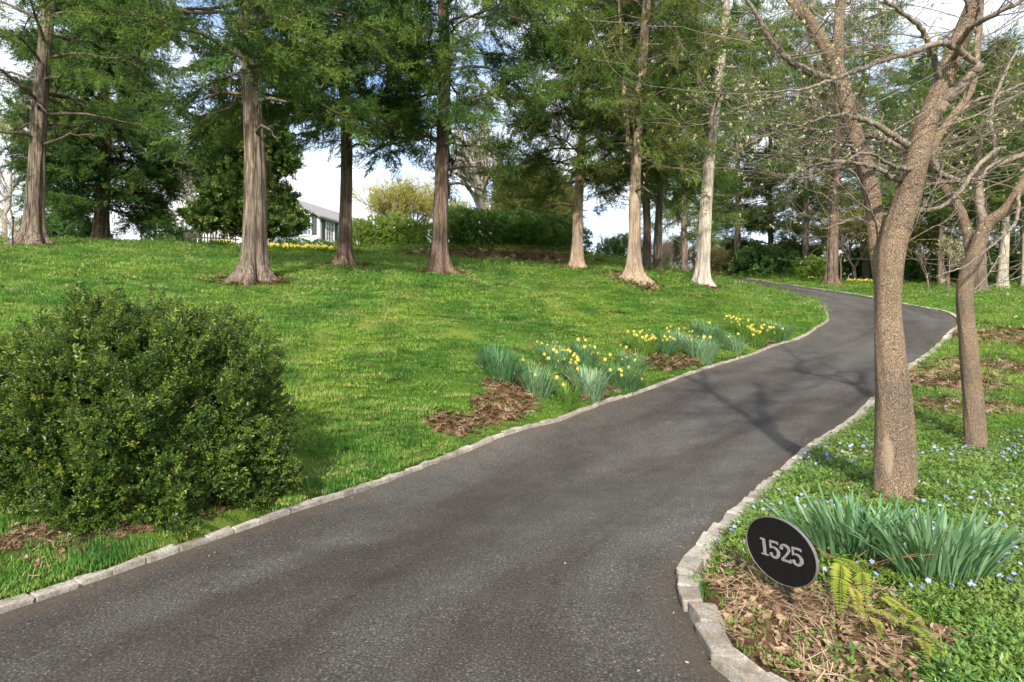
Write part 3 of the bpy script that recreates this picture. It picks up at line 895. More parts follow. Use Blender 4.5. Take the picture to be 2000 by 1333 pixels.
mb = MB()
for i in range(5):
    a = i * 2 * math.pi / 5
    d, t = Vector((math.cos(a), math.sin(a), 0.12)), Vector((-math.sin(a), math.cos(a), 0))
    mb.add([Vector((0, 0, 0)), d * 0.012 - t * 0.006, d * 0.020 + t * 0.0, d * 0.018 + t * 0.011, d * 0.010 + t * 0.007], [(0, 1, 2, 3, 4)])
VFL = [proto('periwinkle_flower_proto', mb, [M['vinca_flower']])]
cl = rng.random(len(x)) < np.clip(0.045 + 0.10 * vnoise(x * 1.1 + 3, y * 1.1, 91), 0.006, 0.2)
fx2, fy2 = x[cl] + rng.normal(0, .03, cl.sum()), y[cl] + rng.normal(0, .03, cl.sum())
k = len(fx2)
tag(scatter('periwinkle_flowers', np.c_[fx2, fy2, H(fx2, fy2) + rng.uniform(.09, .14, k)], np.c_[rng.normal(0.45, .4, k), rng.normal(0, .4, k), rng.normal(0, .6, k)],
            np.where(fy2 < 6, .8, 1.0) * rng.uniform(.75, 1.2, k), VFL, kind='stuff'),
    'small blue violet periwinkle blossoms dotting the green ground cover', 'flowers')

def dry_leaf_proto(i):
    r = random.Random(500 + i); mb = MB()
    L, w = r.uniform(.07, .11), r.uniform(.035, .055)
    ts = np.linspace(0, 1, 6)
    vs, fs = [], []
    curl = r.uniform(-.5, .9); fold = r.uniform(.1, .6)
    for j, t in enumerate(ts):
        ww = w * math.sin(math.pi * min(1, t * 0.9 + 0.08)) * r.uniform(.65, 1.2) / 2
        xx, zz = L * (t - .5), curl * L * (t - .5) ** 2 + r.uniform(0, .006)
        vs += [(xx, -ww, zz + fold * ww), (xx, 0, zz), (xx, ww, zz + fold * ww * r.uniform(.3, 1.2))]
        if j:
            q = j * 3
            fs += [(q - 3, q - 2, q + 1, q), (q - 2, q - 1, q + 2, q + 1)]
    mb.add(vs, fs)
    return proto('dry_leaf_%d' % i, mb, [M['dry_leaf']])
DRY = [dry_leaf_proto(i) for i in range(6)]

def fibre_proto(i, mat, n=14, L=0.10, w=0.004):
    r = random.Random(600 + i); mb = MB()
    for k in range(n):
        c = Vector((r.uniform(-.07, .07), r.uniform(-.07, .07), r.uniform(0, .02)))
        a = r.uniform(0, 6.28); d = Vector((math.cos(a), math.sin(a), r.uniform(-.2, .3)))
        s = Vector((-d.y, d.x, 0)) * w * r.uniform(.6, 2.0)
        ll = L * r.uniform(.4, 1.2)
        mb.add([c - d * ll / 2 - s, c - d * ll / 2 + s, c + d * ll / 2 + s, c + d * ll / 2 - s], [(0, 1, 2, 3)])
    return proto('fibre_%d' % i, mb, [mat])
MULCHP = [fibre_proto(i, M['red_mulch'], 18, 0.09, 0.005) for i in range(4)]
STRAW = [fibre_proto(10 + i, M['straw'], 8, 0.22, 0.0013) for i in range(3)]

mx_, my_, ms_, lx_, ly_, ls_, sx_, sy_ = [], [], [], [], [], [], [], []
for y0, y1, dens, sc, hs in bands[:7]:
    x, y = sample_band(y0, y1, dens * 0.8)
    sdr, left = road_sd(x, y)
    mu, li, br = field(MULCH_LIST, x, y), field(LITTER_LIST, x, y), field(BROWN_LIST, x, y)
    ok = sdr > 0.15
    kp = ok & (rng.random(len(x)) < mu * 1.3 + br * 0.45 * (~left))
    mx_.append(x[kp]); my_.append(y[kp]); ms_.append(np.full(kp.sum(), sc * (0.42 if y0 < 9 else .6)))
    stk = np.hypot(x - STAKE[0], y - STAKE[1]) < .10
    ok = ok & ~stk
    base = np.where(left, 0.034, 0.05 * (y < 10))
    kp = ok & (y < 20) & (rng.random(len(x)) < li * 0.85 + mu * 0.10 + br * 0.05 + base * np.clip(1 + vnoise(x, y, 55), 0.1, 2.5) * (y < 13))
    lx_.append(x[kp]); ly_.append(y[kp]); ls_.append(np.full(kp.sum(), 1.0))
    kp = ok & (y < 5) & (rng.random(len(x)) < li * 0.05)
    sx_.append(x[kp]); sy_.append(y[kp])
x, y, s = np.concatenate(mx_), np.concatenate(my_), np.concatenate(ms_); k = len(x)
tag(scatter('shredded_mulch', np.c_[x, y, H(x, y) + 0.04 + rng.uniform(0, .02, k)], np.c_[rng.normal(0, .3, k), rng.normal(0, .3, k), rng.uniform(0, 6.28, k)], s, MULCHP, kind='stuff'),
    'reddish brown shredded mulch in the flower bed and round the tree bases', 'mulch')
x, y = np.concatenate(lx_), np.concatenate(ly_); k = len(x)
tag(scatter('leaf_litter', np.c_[x, y, H(x, y) + 0.042 + rng.uniform(0, .02, k)], np.c_[rng.normal(0, .5, k), rng.normal(0, .5, k), rng.uniform(0, 6.28, k)], rng.uniform(.3, .8, k), DRY, kind='stuff'),
    'dry brown fallen leaves scattered over the bed and lawn edge', 'fallen leaves')
x, y = np.concatenate(sx_), np.concatenate(sy_); k = len(x)
tag(scatter('dry_straw', np.c_[x, y, H(x, y) + 0.055 + rng.uniform(0, .015, k)], np.c_[rng.normal(0, .15, k), rng.normal(0, .15, k), rng.normal(0.7, .7, k)], rng.uniform(.7, 1.3, k), STRAW, kind='stuff'),
    'pale dry straw lying in the bed below the oval sign', 'straw')
# crumbs of leaf and grit blown along the driveway edges
k0 = 4200
uu = rng.integers(0, NL, k0); rr_ = rng.random(k0) < 0.6
ee = np.where(rr_[:, None], RE[uu], LE[uu]); oo = np.where(rr_[:, None], LE[uu], RE[uu])
q = np.minimum(rng.exponential(0.06, k0), 0.5)[:, None]
pp = ee * (1 - q) + oo * q + rng.normal(0, .05, (k0, 2))
ok = (pp[:, 1] > 1.8) & (pp[:, 1] < 16) & in_poly(pp[:, 0], pp[:, 1], ROADPOLY)
pp = pp[ok]; k = len(pp)
tag(scatter('leaf_crumbs', np.c_[pp, H(pp[:, 0], pp[:, 1]) + 0.016], np.c_[rng.normal(0, .3, k), rng.normal(0, .3, k), rng.uniform(0, 6.28, k)], rng.uniform(.06, .26, k), DRY, kind='stuff'),
    'crumbs of dry leaf and grit along the edge of the asphalt', 'debris')

# ------------------------------------------------------------------ trees
def wobble_path(p0, p1, n, amp, seed):
    r = np.random.default_rng(seed)
    t = np.linspace(0, 1, n)[:, None]
    p = np.asarray(p0)[None] * (1 - t) + np.asarray(p1)[None] * t
    for ax in (0, 1):
        for k in (1, 2, 3):
            p[:, ax] += amp / k * np.sin(t[:, 0] * k * 3.1 + r.uniform(0, 6.28)) * np.clip(t[:, 0] * 4, 0, 1)
    return p

def trunk_tube(mb, path, r0, top_r, seed, flare=1.0, flute=0.17, sides=40, mat=0, flare_h=0.32):
    r = np.random.default_rng(seed)
    n = len(path)
    hgt = np.r_[0, np.cumsum(np.linalg.norm(np.diff(path, axis=0), axis=1))]
    T = hgt / hgt[-1]
    rad = r0 * (1 - T) ** 0.75 + top_r * T + r0 * flare * (np.exp(-np.maximum(hgt - .25, 0) / .22) * 1.0 + np.exp(-np.maximum(hgt - .25, 0) / .9) * .22)
    ks = [3, 5, 7, 9, 13, 19, 27]
    ph = r.uniform(0, 6.28, len(ks)); tw = r.uniform(-.25, .25, len(ks)); am = np.array([.5, .8, .7, .6, .4, .28, .22]) * r.uniform(.7, 1.2, len(ks))
    def shape(i, ang):
        root = 1 + 3.0 * math.exp(-max(hgt[i] - .2, 0) / 0.35)
        s = 0
        for kk, p_, t_, a_ in zip(ks, ph, tw, am):
            s = s + a_ * np.sin(kk * ang + p_ + t_ * hgt[i] * 2) * (root if kk < 12 else 1)
        return 1 + flute * 0.42 * s
    mb.tube(path, rad, sides, mat, shape)
    if sides >= 40:
        vs, fs, k0 = [], [], 0
        for q in range(260):
            a = r.uniform(0, 6.28); h0 = r.uniform(.1, hgt[-1] * .55); ln = r.uniform(.25, 1.1); wd = r.uniform(.006, .020)
            tw_ = r.normal(0, .05); lift = r.uniform(.004, .014); e0, e1 = r.uniform(0, .02), r.uniform(0, .03)
            for j in range(5):
                t = j / 4; hh_ = h0 + ln * t
                i0 = min(int(np.searchsorted(hgt, hh_)), n - 1)
                c = np.array([np.interp(hh_, hgt, path[:, 0]), np.interp(hh_, hgt, path[:, 1]), np.interp(hh_, hgt, path[:, 2])])
                aa = a + tw_ * t
                # same frame as the tube: its reference axis is +X for an upright stem
                sh = shape(i0, np.array([aa]))[0]
                rr_ = np.interp(hh_, hgt, rad) * sh + lift + e0 * (1 - t) ** 3 + e1 * t ** 3
                da = wd * (1 - .6 * abs(2 * t - 1)) / max(rr_, .03)
                for sg in (-1, 1):
                    vs.append(c + np.array([math.cos(aa + sg * da), math.sin(aa + sg * da), 0]) * rr_)
                if j:
                    b_ = k0 + j * 2
                    fs.append((b_ - 2, b_ - 1, b_ + 1, b_))
            k0 += 10
        mb.add(vs, np.array(fs), mat)
    return hgt, rad

def trunk_heights(Ht):
    return np.unique(np.r_[np.linspace(-0.25, 1.2, 14), np.linspace(1.2, Ht, 26)])

def cedar(name, label, base, r0, Ht, crown0, crown_r, seed, top_shift=(0, 0), nlimb=60, spl=46, bark='cedar_bark', sprays=None, spray_s=1.0,
          group=None, flare=1.0, dead=5, droop=0.45, low=0.75, cat='cedar tree', azbias=None, vis_top=None, fork=None, taper_top=0.35, limbmat='branch_dark', sides=40, epi=0):
    sprays = sprays or SPRAY
    r = np.random.default_rng(seed)
    root = thing(name, label, cat, base, group)
    hs = trunk_heights(Ht)
    top = np.array([top_shift[0], top_shift[1], Ht])
    T = np.clip(hs / Ht, -0.05, 1)
    path = wobble_path((0, 0, 0), (1, 0, 0), len(hs), 0.0, seed)
    path = np.zeros((len(hs), 3)); path[:, 2] = hs
    path[:, 0] = top[0] * T + 0.10 * np.sin(T * 7 + r.uniform(0, 6)) * np.clip(T * 3, 0, 1)
    path[:, 1] = top[1] * T + 0.10 * np.sin(T * 6 + r.uniform(0, 6)) * np.clip(T * 3, 0, 1)
    mb = MB()
    hg, rad = trunk_tube(mb, path, r0, 0.03, seed, flare, sides=48 if sides == 40 else sides)
    def axis_at(h):
        return np.array([np.interp(h, hs, path[:, 0]), np.interp(h, hs, path[:, 1]), h])
    if fork:
        fh, fx, fy, fr, ftop = fork
        a = axis_at(fh)
        pts = np.array([a, a + [fx * .35, fy * .35, .5], a + [fx * .6, fy * .6, 1.6], a + [fx, fy, ftop - fh]])
        mb.tube(spline(pts, 12), np.linspace(fr, 0.03, 12), 14)
    link('trunk', mb.mesh('trunk', [M[bark]]), root)
    # limbs
    lb = MB()
    pos, dirs, scl = [], [], []
    for i in range(epi):
        h = r.uniform(crown0 + .5, min(Ht, vis_top or Ht))
        a_ = r.uniform(0, 6.28); c_ = axis_at(h)
        v_ = np.array([math.cos(a_), math.sin(a_), r.uniform(-.7, .5)])
        q_ = r.uniform(.0, .7)
        if q_ > .1:
            e_ = c_ + v_ * (q_ + .15)
            lb.tube(np.array([c_, (c_ + e_) / 2 + [0, 0, .04], e_]), np.array([.016, .012, .006]), 5)
        pos.append(c_ + v_ * (q_ + r0 * .3)); dirs.append(v_ + r.normal(0, .4, 3)); scl.append(spray_s * r.uniform(.55, 1.0))
    for i in range(nlimb + dead):
        isdead = i >= nlimb
        if isdead:
            h = r.uniform(crown0 * 0.7, crown0 * 1.2)
        else:
            h = crown0 + (Ht - crown0) * ((i + r.random()) / nlimb) ** 1.08
        u = (h - crown0) / (Ht - crown0)
        prof = (low + (1 - low) * min(1, max(u, 0) / 0.25)) * (1 - max(0, u - 0.3) / 0.7 * (1 - taper_top))
        Ln = crown_r * prof * r.uniform(0.55, 1.15) * (0.55 if isdead else 1)
        az = i * 2.39996 + r.normal(0, .35)
        if azbias is not None and r.random() < 0.45:
            az = azbias + r.normal(0, .6)
        d = np.array([math.cos(az), math.sin(az), 0])
        rise = r.uniform(0.05, 0.55) * (1 - 0.3 * u)
        a = axis_at(h)
        tt_ = np.linspace(0, 1, 7)
        side = np.array([-d[1], d[0], 0]) * r.normal(0, .14) * Ln
        pts = a[None] + d[None] * (tt_ * Ln)[:, None] + side[None] * (tt_ ** 2)[:, None]
        pts[:, 2] += Ln * (rise * tt_ - droop * r.uniform(.6, 1.3) * tt_ ** 2)
        pts[1:-1] += r.normal(0, .035 * Ln, (5, 3)) * 0.6
        lr = np.interp(h, hs, rad) * 0.30
        lr = min(max(lr, 0.014), 0.05)
        lb.tube(pts, np.linspace(lr, 0.007, 7), 6)
        if vis_top and h > vis_top and i % 2:
            continue
        nsub = 7 if not isdead else 4
        segs = []
        for k in range(nsub):
            t0 = r.uniform(0.22, 0.97)
            p0 = np.array([np.interp(t0, tt_, pts[:, c]) for c in range(3)])
            sa = az + r.choice([-1, 1]) * r.uniform(.35, 1.15)
            sl = Ln * r.uniform(.18, .42) * (1.15 - 0.5 * t0)
            dd = np.array([math.cos(sa), math.sin(sa), r.uniform(-.35, .30)])
            e = p0 + dd * sl; m_ = (p0 + e) / 2 + [0, 0, .05 * sl]
            e = e - [0, 0, .18 * sl]
            lb.tube(np.array([p0, m_, e]), np.array([.013, .009, .004]), 4)
            segs.append((p0, e, dd))
        if isdead:
            continue
        npz = max(4, int(spl * (0.45 + 0.55 * Ln / crown_r) / 2.15))
        for k in range(npz):
            if r.random() < 0.66:
                p0, e, dd = segs[r.integers(len(segs))]
                t0 = r.uniform(.15, 1.05)
                p_ = p0 + (e - p0) * t0 * .8
                v = dd / np.linalg.norm(dd)
            else:
                t0 = r.uniform(.30, 1.0)
                p_ = np.array([np.interp(t0, tt_, pts[:, c]) for c in range(3)])
                v = d
            v = v + r.normal(0, .38, 3) + [0, 0, -.14]
            pos.append(p_ + r.normal(0, .07, 3)); dirs.append(v); scl.append(spray_s * r.uniform(.6, 1.15))
    tag(link('branches', lb.mesh('branches', [M[limbmat]]), root), kind='stuff')
    c = scatter('crown', pos, euler_x(np.array(dirs), r.uniform(0, 6.28, len(pos))), scl, sprays, root, 'stuff')
    return root

# the seven big cedars on the lawn
pa = CEDAR_P
cedar('cedar_tree', 'big cedar at the far left, cracked flaring trunk and sparse dark crown', pa['a'], 0.225, 16, 3.9, 3.9, 1, (0.5, 0.5), 50, 34, 'cedar_bark', vis_top=11.5, dead=9, low=.8, flare=1.25)
cedar('cedar_tree', 'thickest pale grey cedar trunk, nearest to the boxwood bush', pa['b'], 0.235, 15, 4.1, 4.3, 2, (-0.1, 0.3), 72, 64, 'cedar_bark', sprays=SPRAY + SPRAY_D[:2], vis_top=10, flare=1.0, dead=3, epi=60)
cedar('cedar_tree', 'slim brown cedar in front of the white house window', pa['c'], 0.185, 15, 4.2, 3.7, 3, (0.0, 0.3), 64, 60, 'cedar_bark_dark', sprays=SPRAY + SPRAY_D[:2], vis_top=11.5, dead=7, epi=50)
cedar('cedar_tree', 'dark brown straight cedar in front of the hedges at the lawn centre', pa['d'], 0.215, 16, 3.7, 4.0, 4, (0.1, 0.2), 66, 58, 'cedar_bark_dark', sprays=SPRAY + SPRAY_D[:2], vis_top=11.5, dead=6, flare=1.15, epi=45)
cedar('cedar_tree', 'slender cedar with low spreading crown beside the round hedge bush', pa['e'], 0.175, 13, 3.1, 3.6, 5, (0.25, 0.2), 62, 60, 'cedar_bark_tan', sprays=SPRAY + SPRAY_B, vis_top=12.5, dead=5, low=.9, epi=50)
cedar('cedar_tree', 'tan cedar with forked upper stem left of the white trunk', pa['f'], 0.19, 16, 3.6, 3.0, 6, (0.55, -0.2), 60, 44, 'cedar_bark_tan', sprays=SPRAY + SPRAY_B, vis_top=12, fork=(3.9, -0.55, 0.1, 0.11, 9.5), dead=5, flare=1.2, epi=45)
cedar('cedar_tree', 'bare white barked tall trunk standing at the driveway bend', pa['g'], 0.225, 17, 6.2, 3.0, 7, (1.25, -0.3), 40, 36, 'cedar_bark_pale', vis_top=13, dead=4, flare=0.75, limbmat='grey_bark')
pair = at_depth(1264, 27)
cedar('cedar_tree', 'thin grey trunk just right of the tan forked cedar', pair, 0.17, 15, 3.4, 3.3, 8, (-0.1, 0), 44, 46, 'cedar_bark', vis_top=13, dead=3, flare=.5)
pair = at_depth(1284, 27.6)
cedar('cedar_tree', 'second thin grey trunk, between the tan forked cedar and white trunk', pair, 0.18, 15, 3.5, 3.6, 9, (0.4, 0), 46, 46, 'cedar_bark', vis_top=13, dead=3, flare=.5)
pr = ground_at(1625, 560)
cedar('cedar_tree', 'big brown cedar across the driveway, left of the forked dogwood', pr, 0.33, 21, 6.2, 5.2, 10, (0.5, 0), 60, 44, 'cedar_bark_dark', sprays=SPRAY + SPRAY_P, spray_s=1.15, vis_top=20, dead=5, flare=.8)

# evergreens and pines beyond the driveway
BG = [  # px, depth, trunk r, height, crown base, crown radius, sprays, label
    (1338, 44, .22, 20, 3.0, 4.6, 'C', 'dark evergreen seen behind the two thin grey trunks'),
    (1440, 52, .26, 24, 4.5, 5.0, 'P', 'tall pine behind the olive shrub beyond the bend'),
    (1505, 55, .26, 22, 2.6, 5.0, 'P', 'bushy pine right of the tall one beyond the bend'),
    (1575, 50, .28, 20, 3.0, 4.6, 'B', 'brownish evergreen just left of the big brown cedar'),
    (1690, 56, .28, 24, 4.0, 5.4, 'P', 'tall pine behind the left stem of the forked dogwood'),
    (1775, 60, .28, 22, 4.5, 5.2, 'C', 'evergreen seen right of the forked dogwood trunk'),
    (1838, 48, .26, 19, 5.5, 4.2, 'P', 'slender pine between the two dogwoods'),
    (1915, 36, .30, 15, 5.0, 4.2, 'C', 'dark trunked evergreen on the right lawn behind the second dogwood'),
    (1958, 46, .36, 17, 5.5, 4.4, 'C', 'white trunked evergreen on the far right lawn'),
    (2003, 47, .36, 18, 5.4, 4.6, 'P', 'white trunked evergreen cut by the right picture edge'),
    (1385, 60, .26, 22, 3.2, 5.0, 'P', 'pine seen directly behind the white trunk'),
    (1625, 66, .26, 23, 2.5, 5.6, 'P', 'far pine seen behind the big brown cedar'),
    (1890, 62, .28, 20, 2.5, 5.4, 'P', 'far pine behind the slimmer dogwood'),
    (1975, 66, .28, 22, 2.0, 5.6, 'C', 'far dark evergreen between the two white trunked ones'),
    (2110, 52, .36, 22, 3.0, 5.5, 'P', 'pine outside the right edge with branches reaching in'),
]
for i, (px, d, r0, Ht, c0, cr, sp, lab) in enumerate(BG):
    sp_ = {'C': SPRAY, 'P': SPRAY_P, 'B': SPRAY_B}[sp]
    cedar('evergreen_tree', lab, at_depth(px, d), r0, Ht, c0, cr, 200 + i, (random.uniform(-.5, .5), 0), 64, 44, 'cedar_bark_pale' if 'white' in lab else 'cedar_bark',
          sprays=sp_, spray_s=1.35, dead=3, flare=.5, cat='evergreen tree', droop=.35, group='evergreens beyond the driveway', sides=20)

# broad dark evergreen left of the house, reaching almost to the grass
def blob_crown(name, root, blobs, dens, protos, scale, seed, shell=0.45, up=0.25):
    """foliage spread through several rounded lobes, mostly near their surface"""
    r = np.random.default_rng(seed)
    P_, D_, S_ = [], [], []
    for (c, rad) in blobs:
        c = np.array(c, float); rad = np.array(rad, float)
        area = 4 * math.pi * ((rad[0] * rad[1]) ** 1.6 + (rad[0] * rad[2]) ** 1.6 + (rad[1] * rad[2]) ** 1.6) ** (1 / 1.6) / 3 ** (1 / 1.6)
        k = int(area * dens)
        v = r.normal(0, 1, (k, 3)); v /= np.linalg.norm(v, axis=1, keepdims=True)
        lump = 1 + 0.10 * np.sin(v[:, 0] * 7 + c[0] * 3) * np.sin(v[:, 1] * 6 + c[2]) + 0.10 * np.sin(v[:, 2] * 9 + v[:, 0] * 5 + c[1])
        q = (1 - shell * r.random(k) ** 1.6) * lump * (1 + r.normal(0, .035, k))
        P_.append(c + v * rad * q[:, None])
        D_.append(v + r.normal(0, .55, (k, 3)) + [0, 0, up]); S_.append(scale * r.uniform(.65, 1.3, k))
    P_, D_, S_ = np.vstack(P_), np.vstack(D_), np.concatenate(S_)
    return scatter(name, P_, euler_x(D_, r.uniform(0, 6.28, len(P_))), S_, protos, root, 'stuff')

def limb_tree(name, label, cat, base, r0, Ht, blobs, dens, protos, scale, seed, bark='cedar_bark_dark', group=None, shell=0.45, stem_h=None):
    root = thing(name, label, cat, base, group)
    r = np.random.default_rng(seed)
    mb = MB()
    hs = np.linspace(-0.2, Ht * .8, 16)
    path = np.c_[0.12 * np.sin(hs * 1.3 + seed), 0.1 * np.sin(hs + 2 * seed), hs]
    path[:2, :2] = path[2, :2]
    trunk_tube(mb, path, r0, .03, seed, 0.6, sides=18)
    link('trunk', mb.mesh('trunk', [M[bark]]), root)
    lb = MB()
    for (c, rad) in blobs:
        for k in range(5):
            v = r.normal(0, 1, 3); v /= np.linalg.norm(v)
            e = np.array(c) + v * np.array(rad) * .9
            h0 = min(max(e[2] * r.uniform(.35, .8), .4), Ht * .75)
            a = np.array([np.interp(h0, hs, path[:, 0]), np.interp(h0, hs, path[:, 1]), h0])
            m_ = (a + e) / 2 + r.normal(0, .15, 3)
            lb.tube(spline([a, m_, e], 7), np.linspace(max(.02, r0 * .22), .008, 7), 5)
    tag(link('branches', lb.mesh('branches', [M['branch_dark']]), root), kind='stuff')
    blob_crown('crown', root, blobs, dens, protos, scale, seed, shell)
    return root

def layered(Ht, c0, rmax, n, seed, flat=.42):
    r = random.Random(seed); out = []
    for i in range(n):
        u = i / (n - 1)
        z = c0 + (Ht - c0) * u
        rr = rmax * (1 - 0.72 * u ** 1.3)
        for k in range(3 if u < .8 else 1):
            a = i * 1.9 + k * 2.1 + r.uniform(-.3, .3)
            q = rr * .52
            out.append(((q * math.cos(a), q * math.sin(a), z + r.uniform(-.3, .3)), (rr * .55, rr * .55, rr * flat)))
    return out
cedar('evergreen_tree', 'broad dark layered evergreen beside the far left cedar, skirts near grass', at_depth(198, 28), 0.30, 15, 1.5, 3.1, 31, (0.1, 0), 104, 96, 'cedar_bark_dark', sprays=SPRAY_D + SPRAY[:1], spray_s=1.15, vis_top=14, dead=3, low=.8, flare=.6, cat='evergreen tree', droop=.42)
mg = at_depth(482, 30)
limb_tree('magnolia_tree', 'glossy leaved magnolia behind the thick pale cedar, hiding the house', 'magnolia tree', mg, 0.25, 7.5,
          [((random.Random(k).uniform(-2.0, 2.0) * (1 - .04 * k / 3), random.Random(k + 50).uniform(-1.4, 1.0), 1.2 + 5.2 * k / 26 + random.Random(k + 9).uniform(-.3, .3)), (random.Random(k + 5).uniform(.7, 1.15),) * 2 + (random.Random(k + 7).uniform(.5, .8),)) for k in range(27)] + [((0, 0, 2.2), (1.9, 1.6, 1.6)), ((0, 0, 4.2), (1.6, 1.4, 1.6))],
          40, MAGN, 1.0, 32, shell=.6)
ev = at_depth(1045, 42)
limb_tree('yew_tree', 'loose brown green evergreen rising behind the long dark hedge', 'evergreen tree', ev, 0.2, 6.4,
          [((0, 0, 2.6), (2.3, 1.9, 2.0)), ((-.9, 0, 3.8), (1.5, 1.5, 1.6)), ((.9, 0, 3.4), (1.6, 1.5, 1.7)), ((.2, 0, 4.8), (1.3, 1.3, 1.4))], 24, SPRAY_B, .95, 33)

# bare and budding deciduous trees
def grow(mb, tips, p, d, Ln, r0, lvl, r, spread=.6, upb=.18, segs=4, nchild=(3, 5), ratio=.66, minr=.004, sides=(8, 6, 5, 4, 4, 3)):
    pts = [p]; q = p.copy(); dd = d / np.linalg.norm(d)
    for k in range(segs):
        dd = dd + r.normal(0, .16, 3) + np.array([0, 0, upb * .35])
        dd /= np.linalg.norm(dd)
        q = q + dd * Ln / segs
        pts.append(q.copy())
    pts = np.array(pts)
    r1 = max(r0 * .5, minr)
    mb.tube(pts, np.linspace(r0, r1, segs + 1), sides[min(5 - lvl, 5)] if lvl <= 5 else 8)
    if lvl == 0:
        tips.append((q, dd)); return
    n = r.integers(*nchild)
    for k in range(n):
        t = 1.0 if k == 0 else r.uniform(.3, .95)
        b0 = np.array([np.interp(t * segs, np.arange(segs + 1), pts[:, c]) for c in range(3)])
        ax = r.normal(0, 1, 3); ax -= dd * (ax @ dd); ax /= np.linalg.norm(ax)
        nd = dd + ax * spread * (r.uniform(.7, 1.6) if k else .4) + [0, 0, upb]
        grow(mb, tips, b0, nd, Ln * ratio * r.uniform(.75, 1.15), max(r0 * (.58 if k else .72), minr), lvl - 1, r, spread, upb, segs, nchild, ratio, minr, sides)

def bare_tree(name, label, cat, base, r0, stems, levels, seed, bark='grey_bark', protos=None, pscale=1.0, per_tip=1, group=None, stem_len=1.5, spread=.55, upb=.2, lean=.35, minr=.005, nchild=(3, 5), jitter=.12, trunk_h=None):
    root = thing(name, label, cat, base, group)
    r = np.random.default_rng(seed)
    mb = MB(); tips = []; bmb = MB()
    if trunk_h:
        mb.tube(np.array([[0, 0, -.2], [0, 0, 0.05], [.03, 0, trunk_h * .5], [0, .03, trunk_h]]), np.array([r0 * 1.5, r0 * 1.25, r0, r0 * .92]), 14)
    for i in range(stems):
        a = i * 6.28 / stems + r.uniform(-.4, .4)
        d = np.array([math.cos(a) * lean, math.sin(a) * lean, 1.0])
        p0 = np.array([0, 0, (trunk_h or 0) - .05])
        grow(bmb, tips, p0, d, stem_len, r0 * (.7 if stems > 1 else .95), levels, r, spread, upb, minr=minr, nchild=nchild)
    if trunk_h:
        link('trunk', mb.mesh('trunk', [M[bark]]), root)
    tag(link('branches', bmb.mesh('branches', [M[bark]]), root), kind='stuff')
    if protos:
        P_ = np.repeat(np.array([t[0] for t in tips]), per_tip, 0); D_ = np.repeat(np.array([t[1] for t in tips]), per_tip, 0)
        k = len(P_)
        scatter('buds', P_ + r.normal(0, jitter, (k, 3)), euler_x(D_ + r.normal(0, .5, (k, 3)), r.uniform(0, 6.28, k)), pscale * r.uniform(.7, 1.3, k), protos, root, 'stuff')
    return root

bare_tree('budding_tree', 'yellow green budding tree behind the light hedge', 'deciduous tree', at_depth(800, 56), .2, 5, 4, 41, protos=SPRING, pscale=1.7, per_tip=5, stem_len=2.5, lean=.75, spread=.7, jitter=.4, trunk_h=1.2)
bare_tree('budding_tree', 'yellow green budding tree right of the dark centre cedar', 'deciduous tree', at_depth(895, 60), .18, 4, 4, 42, protos=SPRING, pscale=1.6, per_tip=4, stem_len=2.0, lean=.75, spread=.7, jitter=.4, trunk_h=1.0)
bare_tree('bare_tree', 'pale bare tree fanning up behind the long dark hedge', 'deciduous tree', at_depth(948, 48), .42, 6, 4, 43, stem_len=3.6, lean=.42, spread=.5, trunk_h=2.4, minr=.012)
bare_tree('bare_tree', 'pinkish bare tree between the dark evergreen and the magnolia', 'deciduous tree', at_depth(348, 62), .2, 4, 5, 44, 'grey_bark', PINK, 1.3, 1, stem_len=4.0, lean=.3, spread=.42, trunk_h=2.0, minr=.012, jitter=.3)
bare_tree('crabapple_tree', 'small pinkish budding tree in front of the picket fence', 'deciduous tree', at_depth(392, 35.5), .08, 4, 3, 45, 'grey_bark', PINK, 1.0, 4, stem_len=1.2, lean=.8, spread=.7, trunk_h=.7, jitter=.2)
for i, (px, d, Ht) in enumerate([(8, 40, 3.2), (-40, 48, 4.0), (32, 58, 4.0)]):
    bare_tree('bare_tree', ['pale bare tree at the left edge beside the big cracked cedar', 'bare tree outside the left edge with twigs reaching in', 'farther thin bare tree between left edge and the cracked cedar'][i],
              'deciduous tree', at_depth(px, d), .16, 3, 5, 46 + i, 'grey_bark', SPRING if i == 0 else None, 1.2, 1, stem_len=Ht, lean=.35, spread=.55, trunk_h=2.2, minr=.010)
for i, (px, d, sc) in enumerate([(1668, 46, 2.0), (1735, 50, 2.4)]):
    bare_tree('budding_tree', ['pale yellow budding tree just right of the big brown cedar', 'pale yellow budding tree behind the forked dogwood trunk'][i], 'deciduous tree', at_depth(px, d), .13, 4, 4, 52 + i,
              'branch_dark', SPRING, 1.2, 3, stem_len=sc, lean=.6, spread=.65, trunk_h=1.2, jitter=.3)
bare_tree('budding_tree', 'pale yellow budding tree far behind the gap between the dogwoods', 'deciduous tree', at_depth(1815, 52), .12, 4, 4, 54, 'branch_dark', SPRING, 1.3, 3, stem_len=2.0, lean=.5, spread=.6, trunk_h=1.4, jitter=.3)
bare_tree('sapling', 'small dark sapling on the right lawn between the dogwoods', 'sapling', ground_at(1812, 575), .05, 2, 3, 55, 'branch_dark', stem_len=.9, lean=.4, trunk_h=.8, minr=.006)
bare_tree('sapling', 'stout little sapling on the lawn left of the second dogwood', 'sapling', ground_at(1851, 573), .09, 3, 3, 56, 'branch_dark', BUDS, 3.0, 2, stem_len=1.0, lean=.5, trunk_h=.9, minr=.008)
bare_tree('sapling', 'thin dark sapling beside the big brown cedar across the driveway', 'sapling', at_depth(1642, 40), .05, 2, 3, 57, 'branch_dark', stem_len=1.2, lean=.35, trunk_h=1.6, minr=.008)

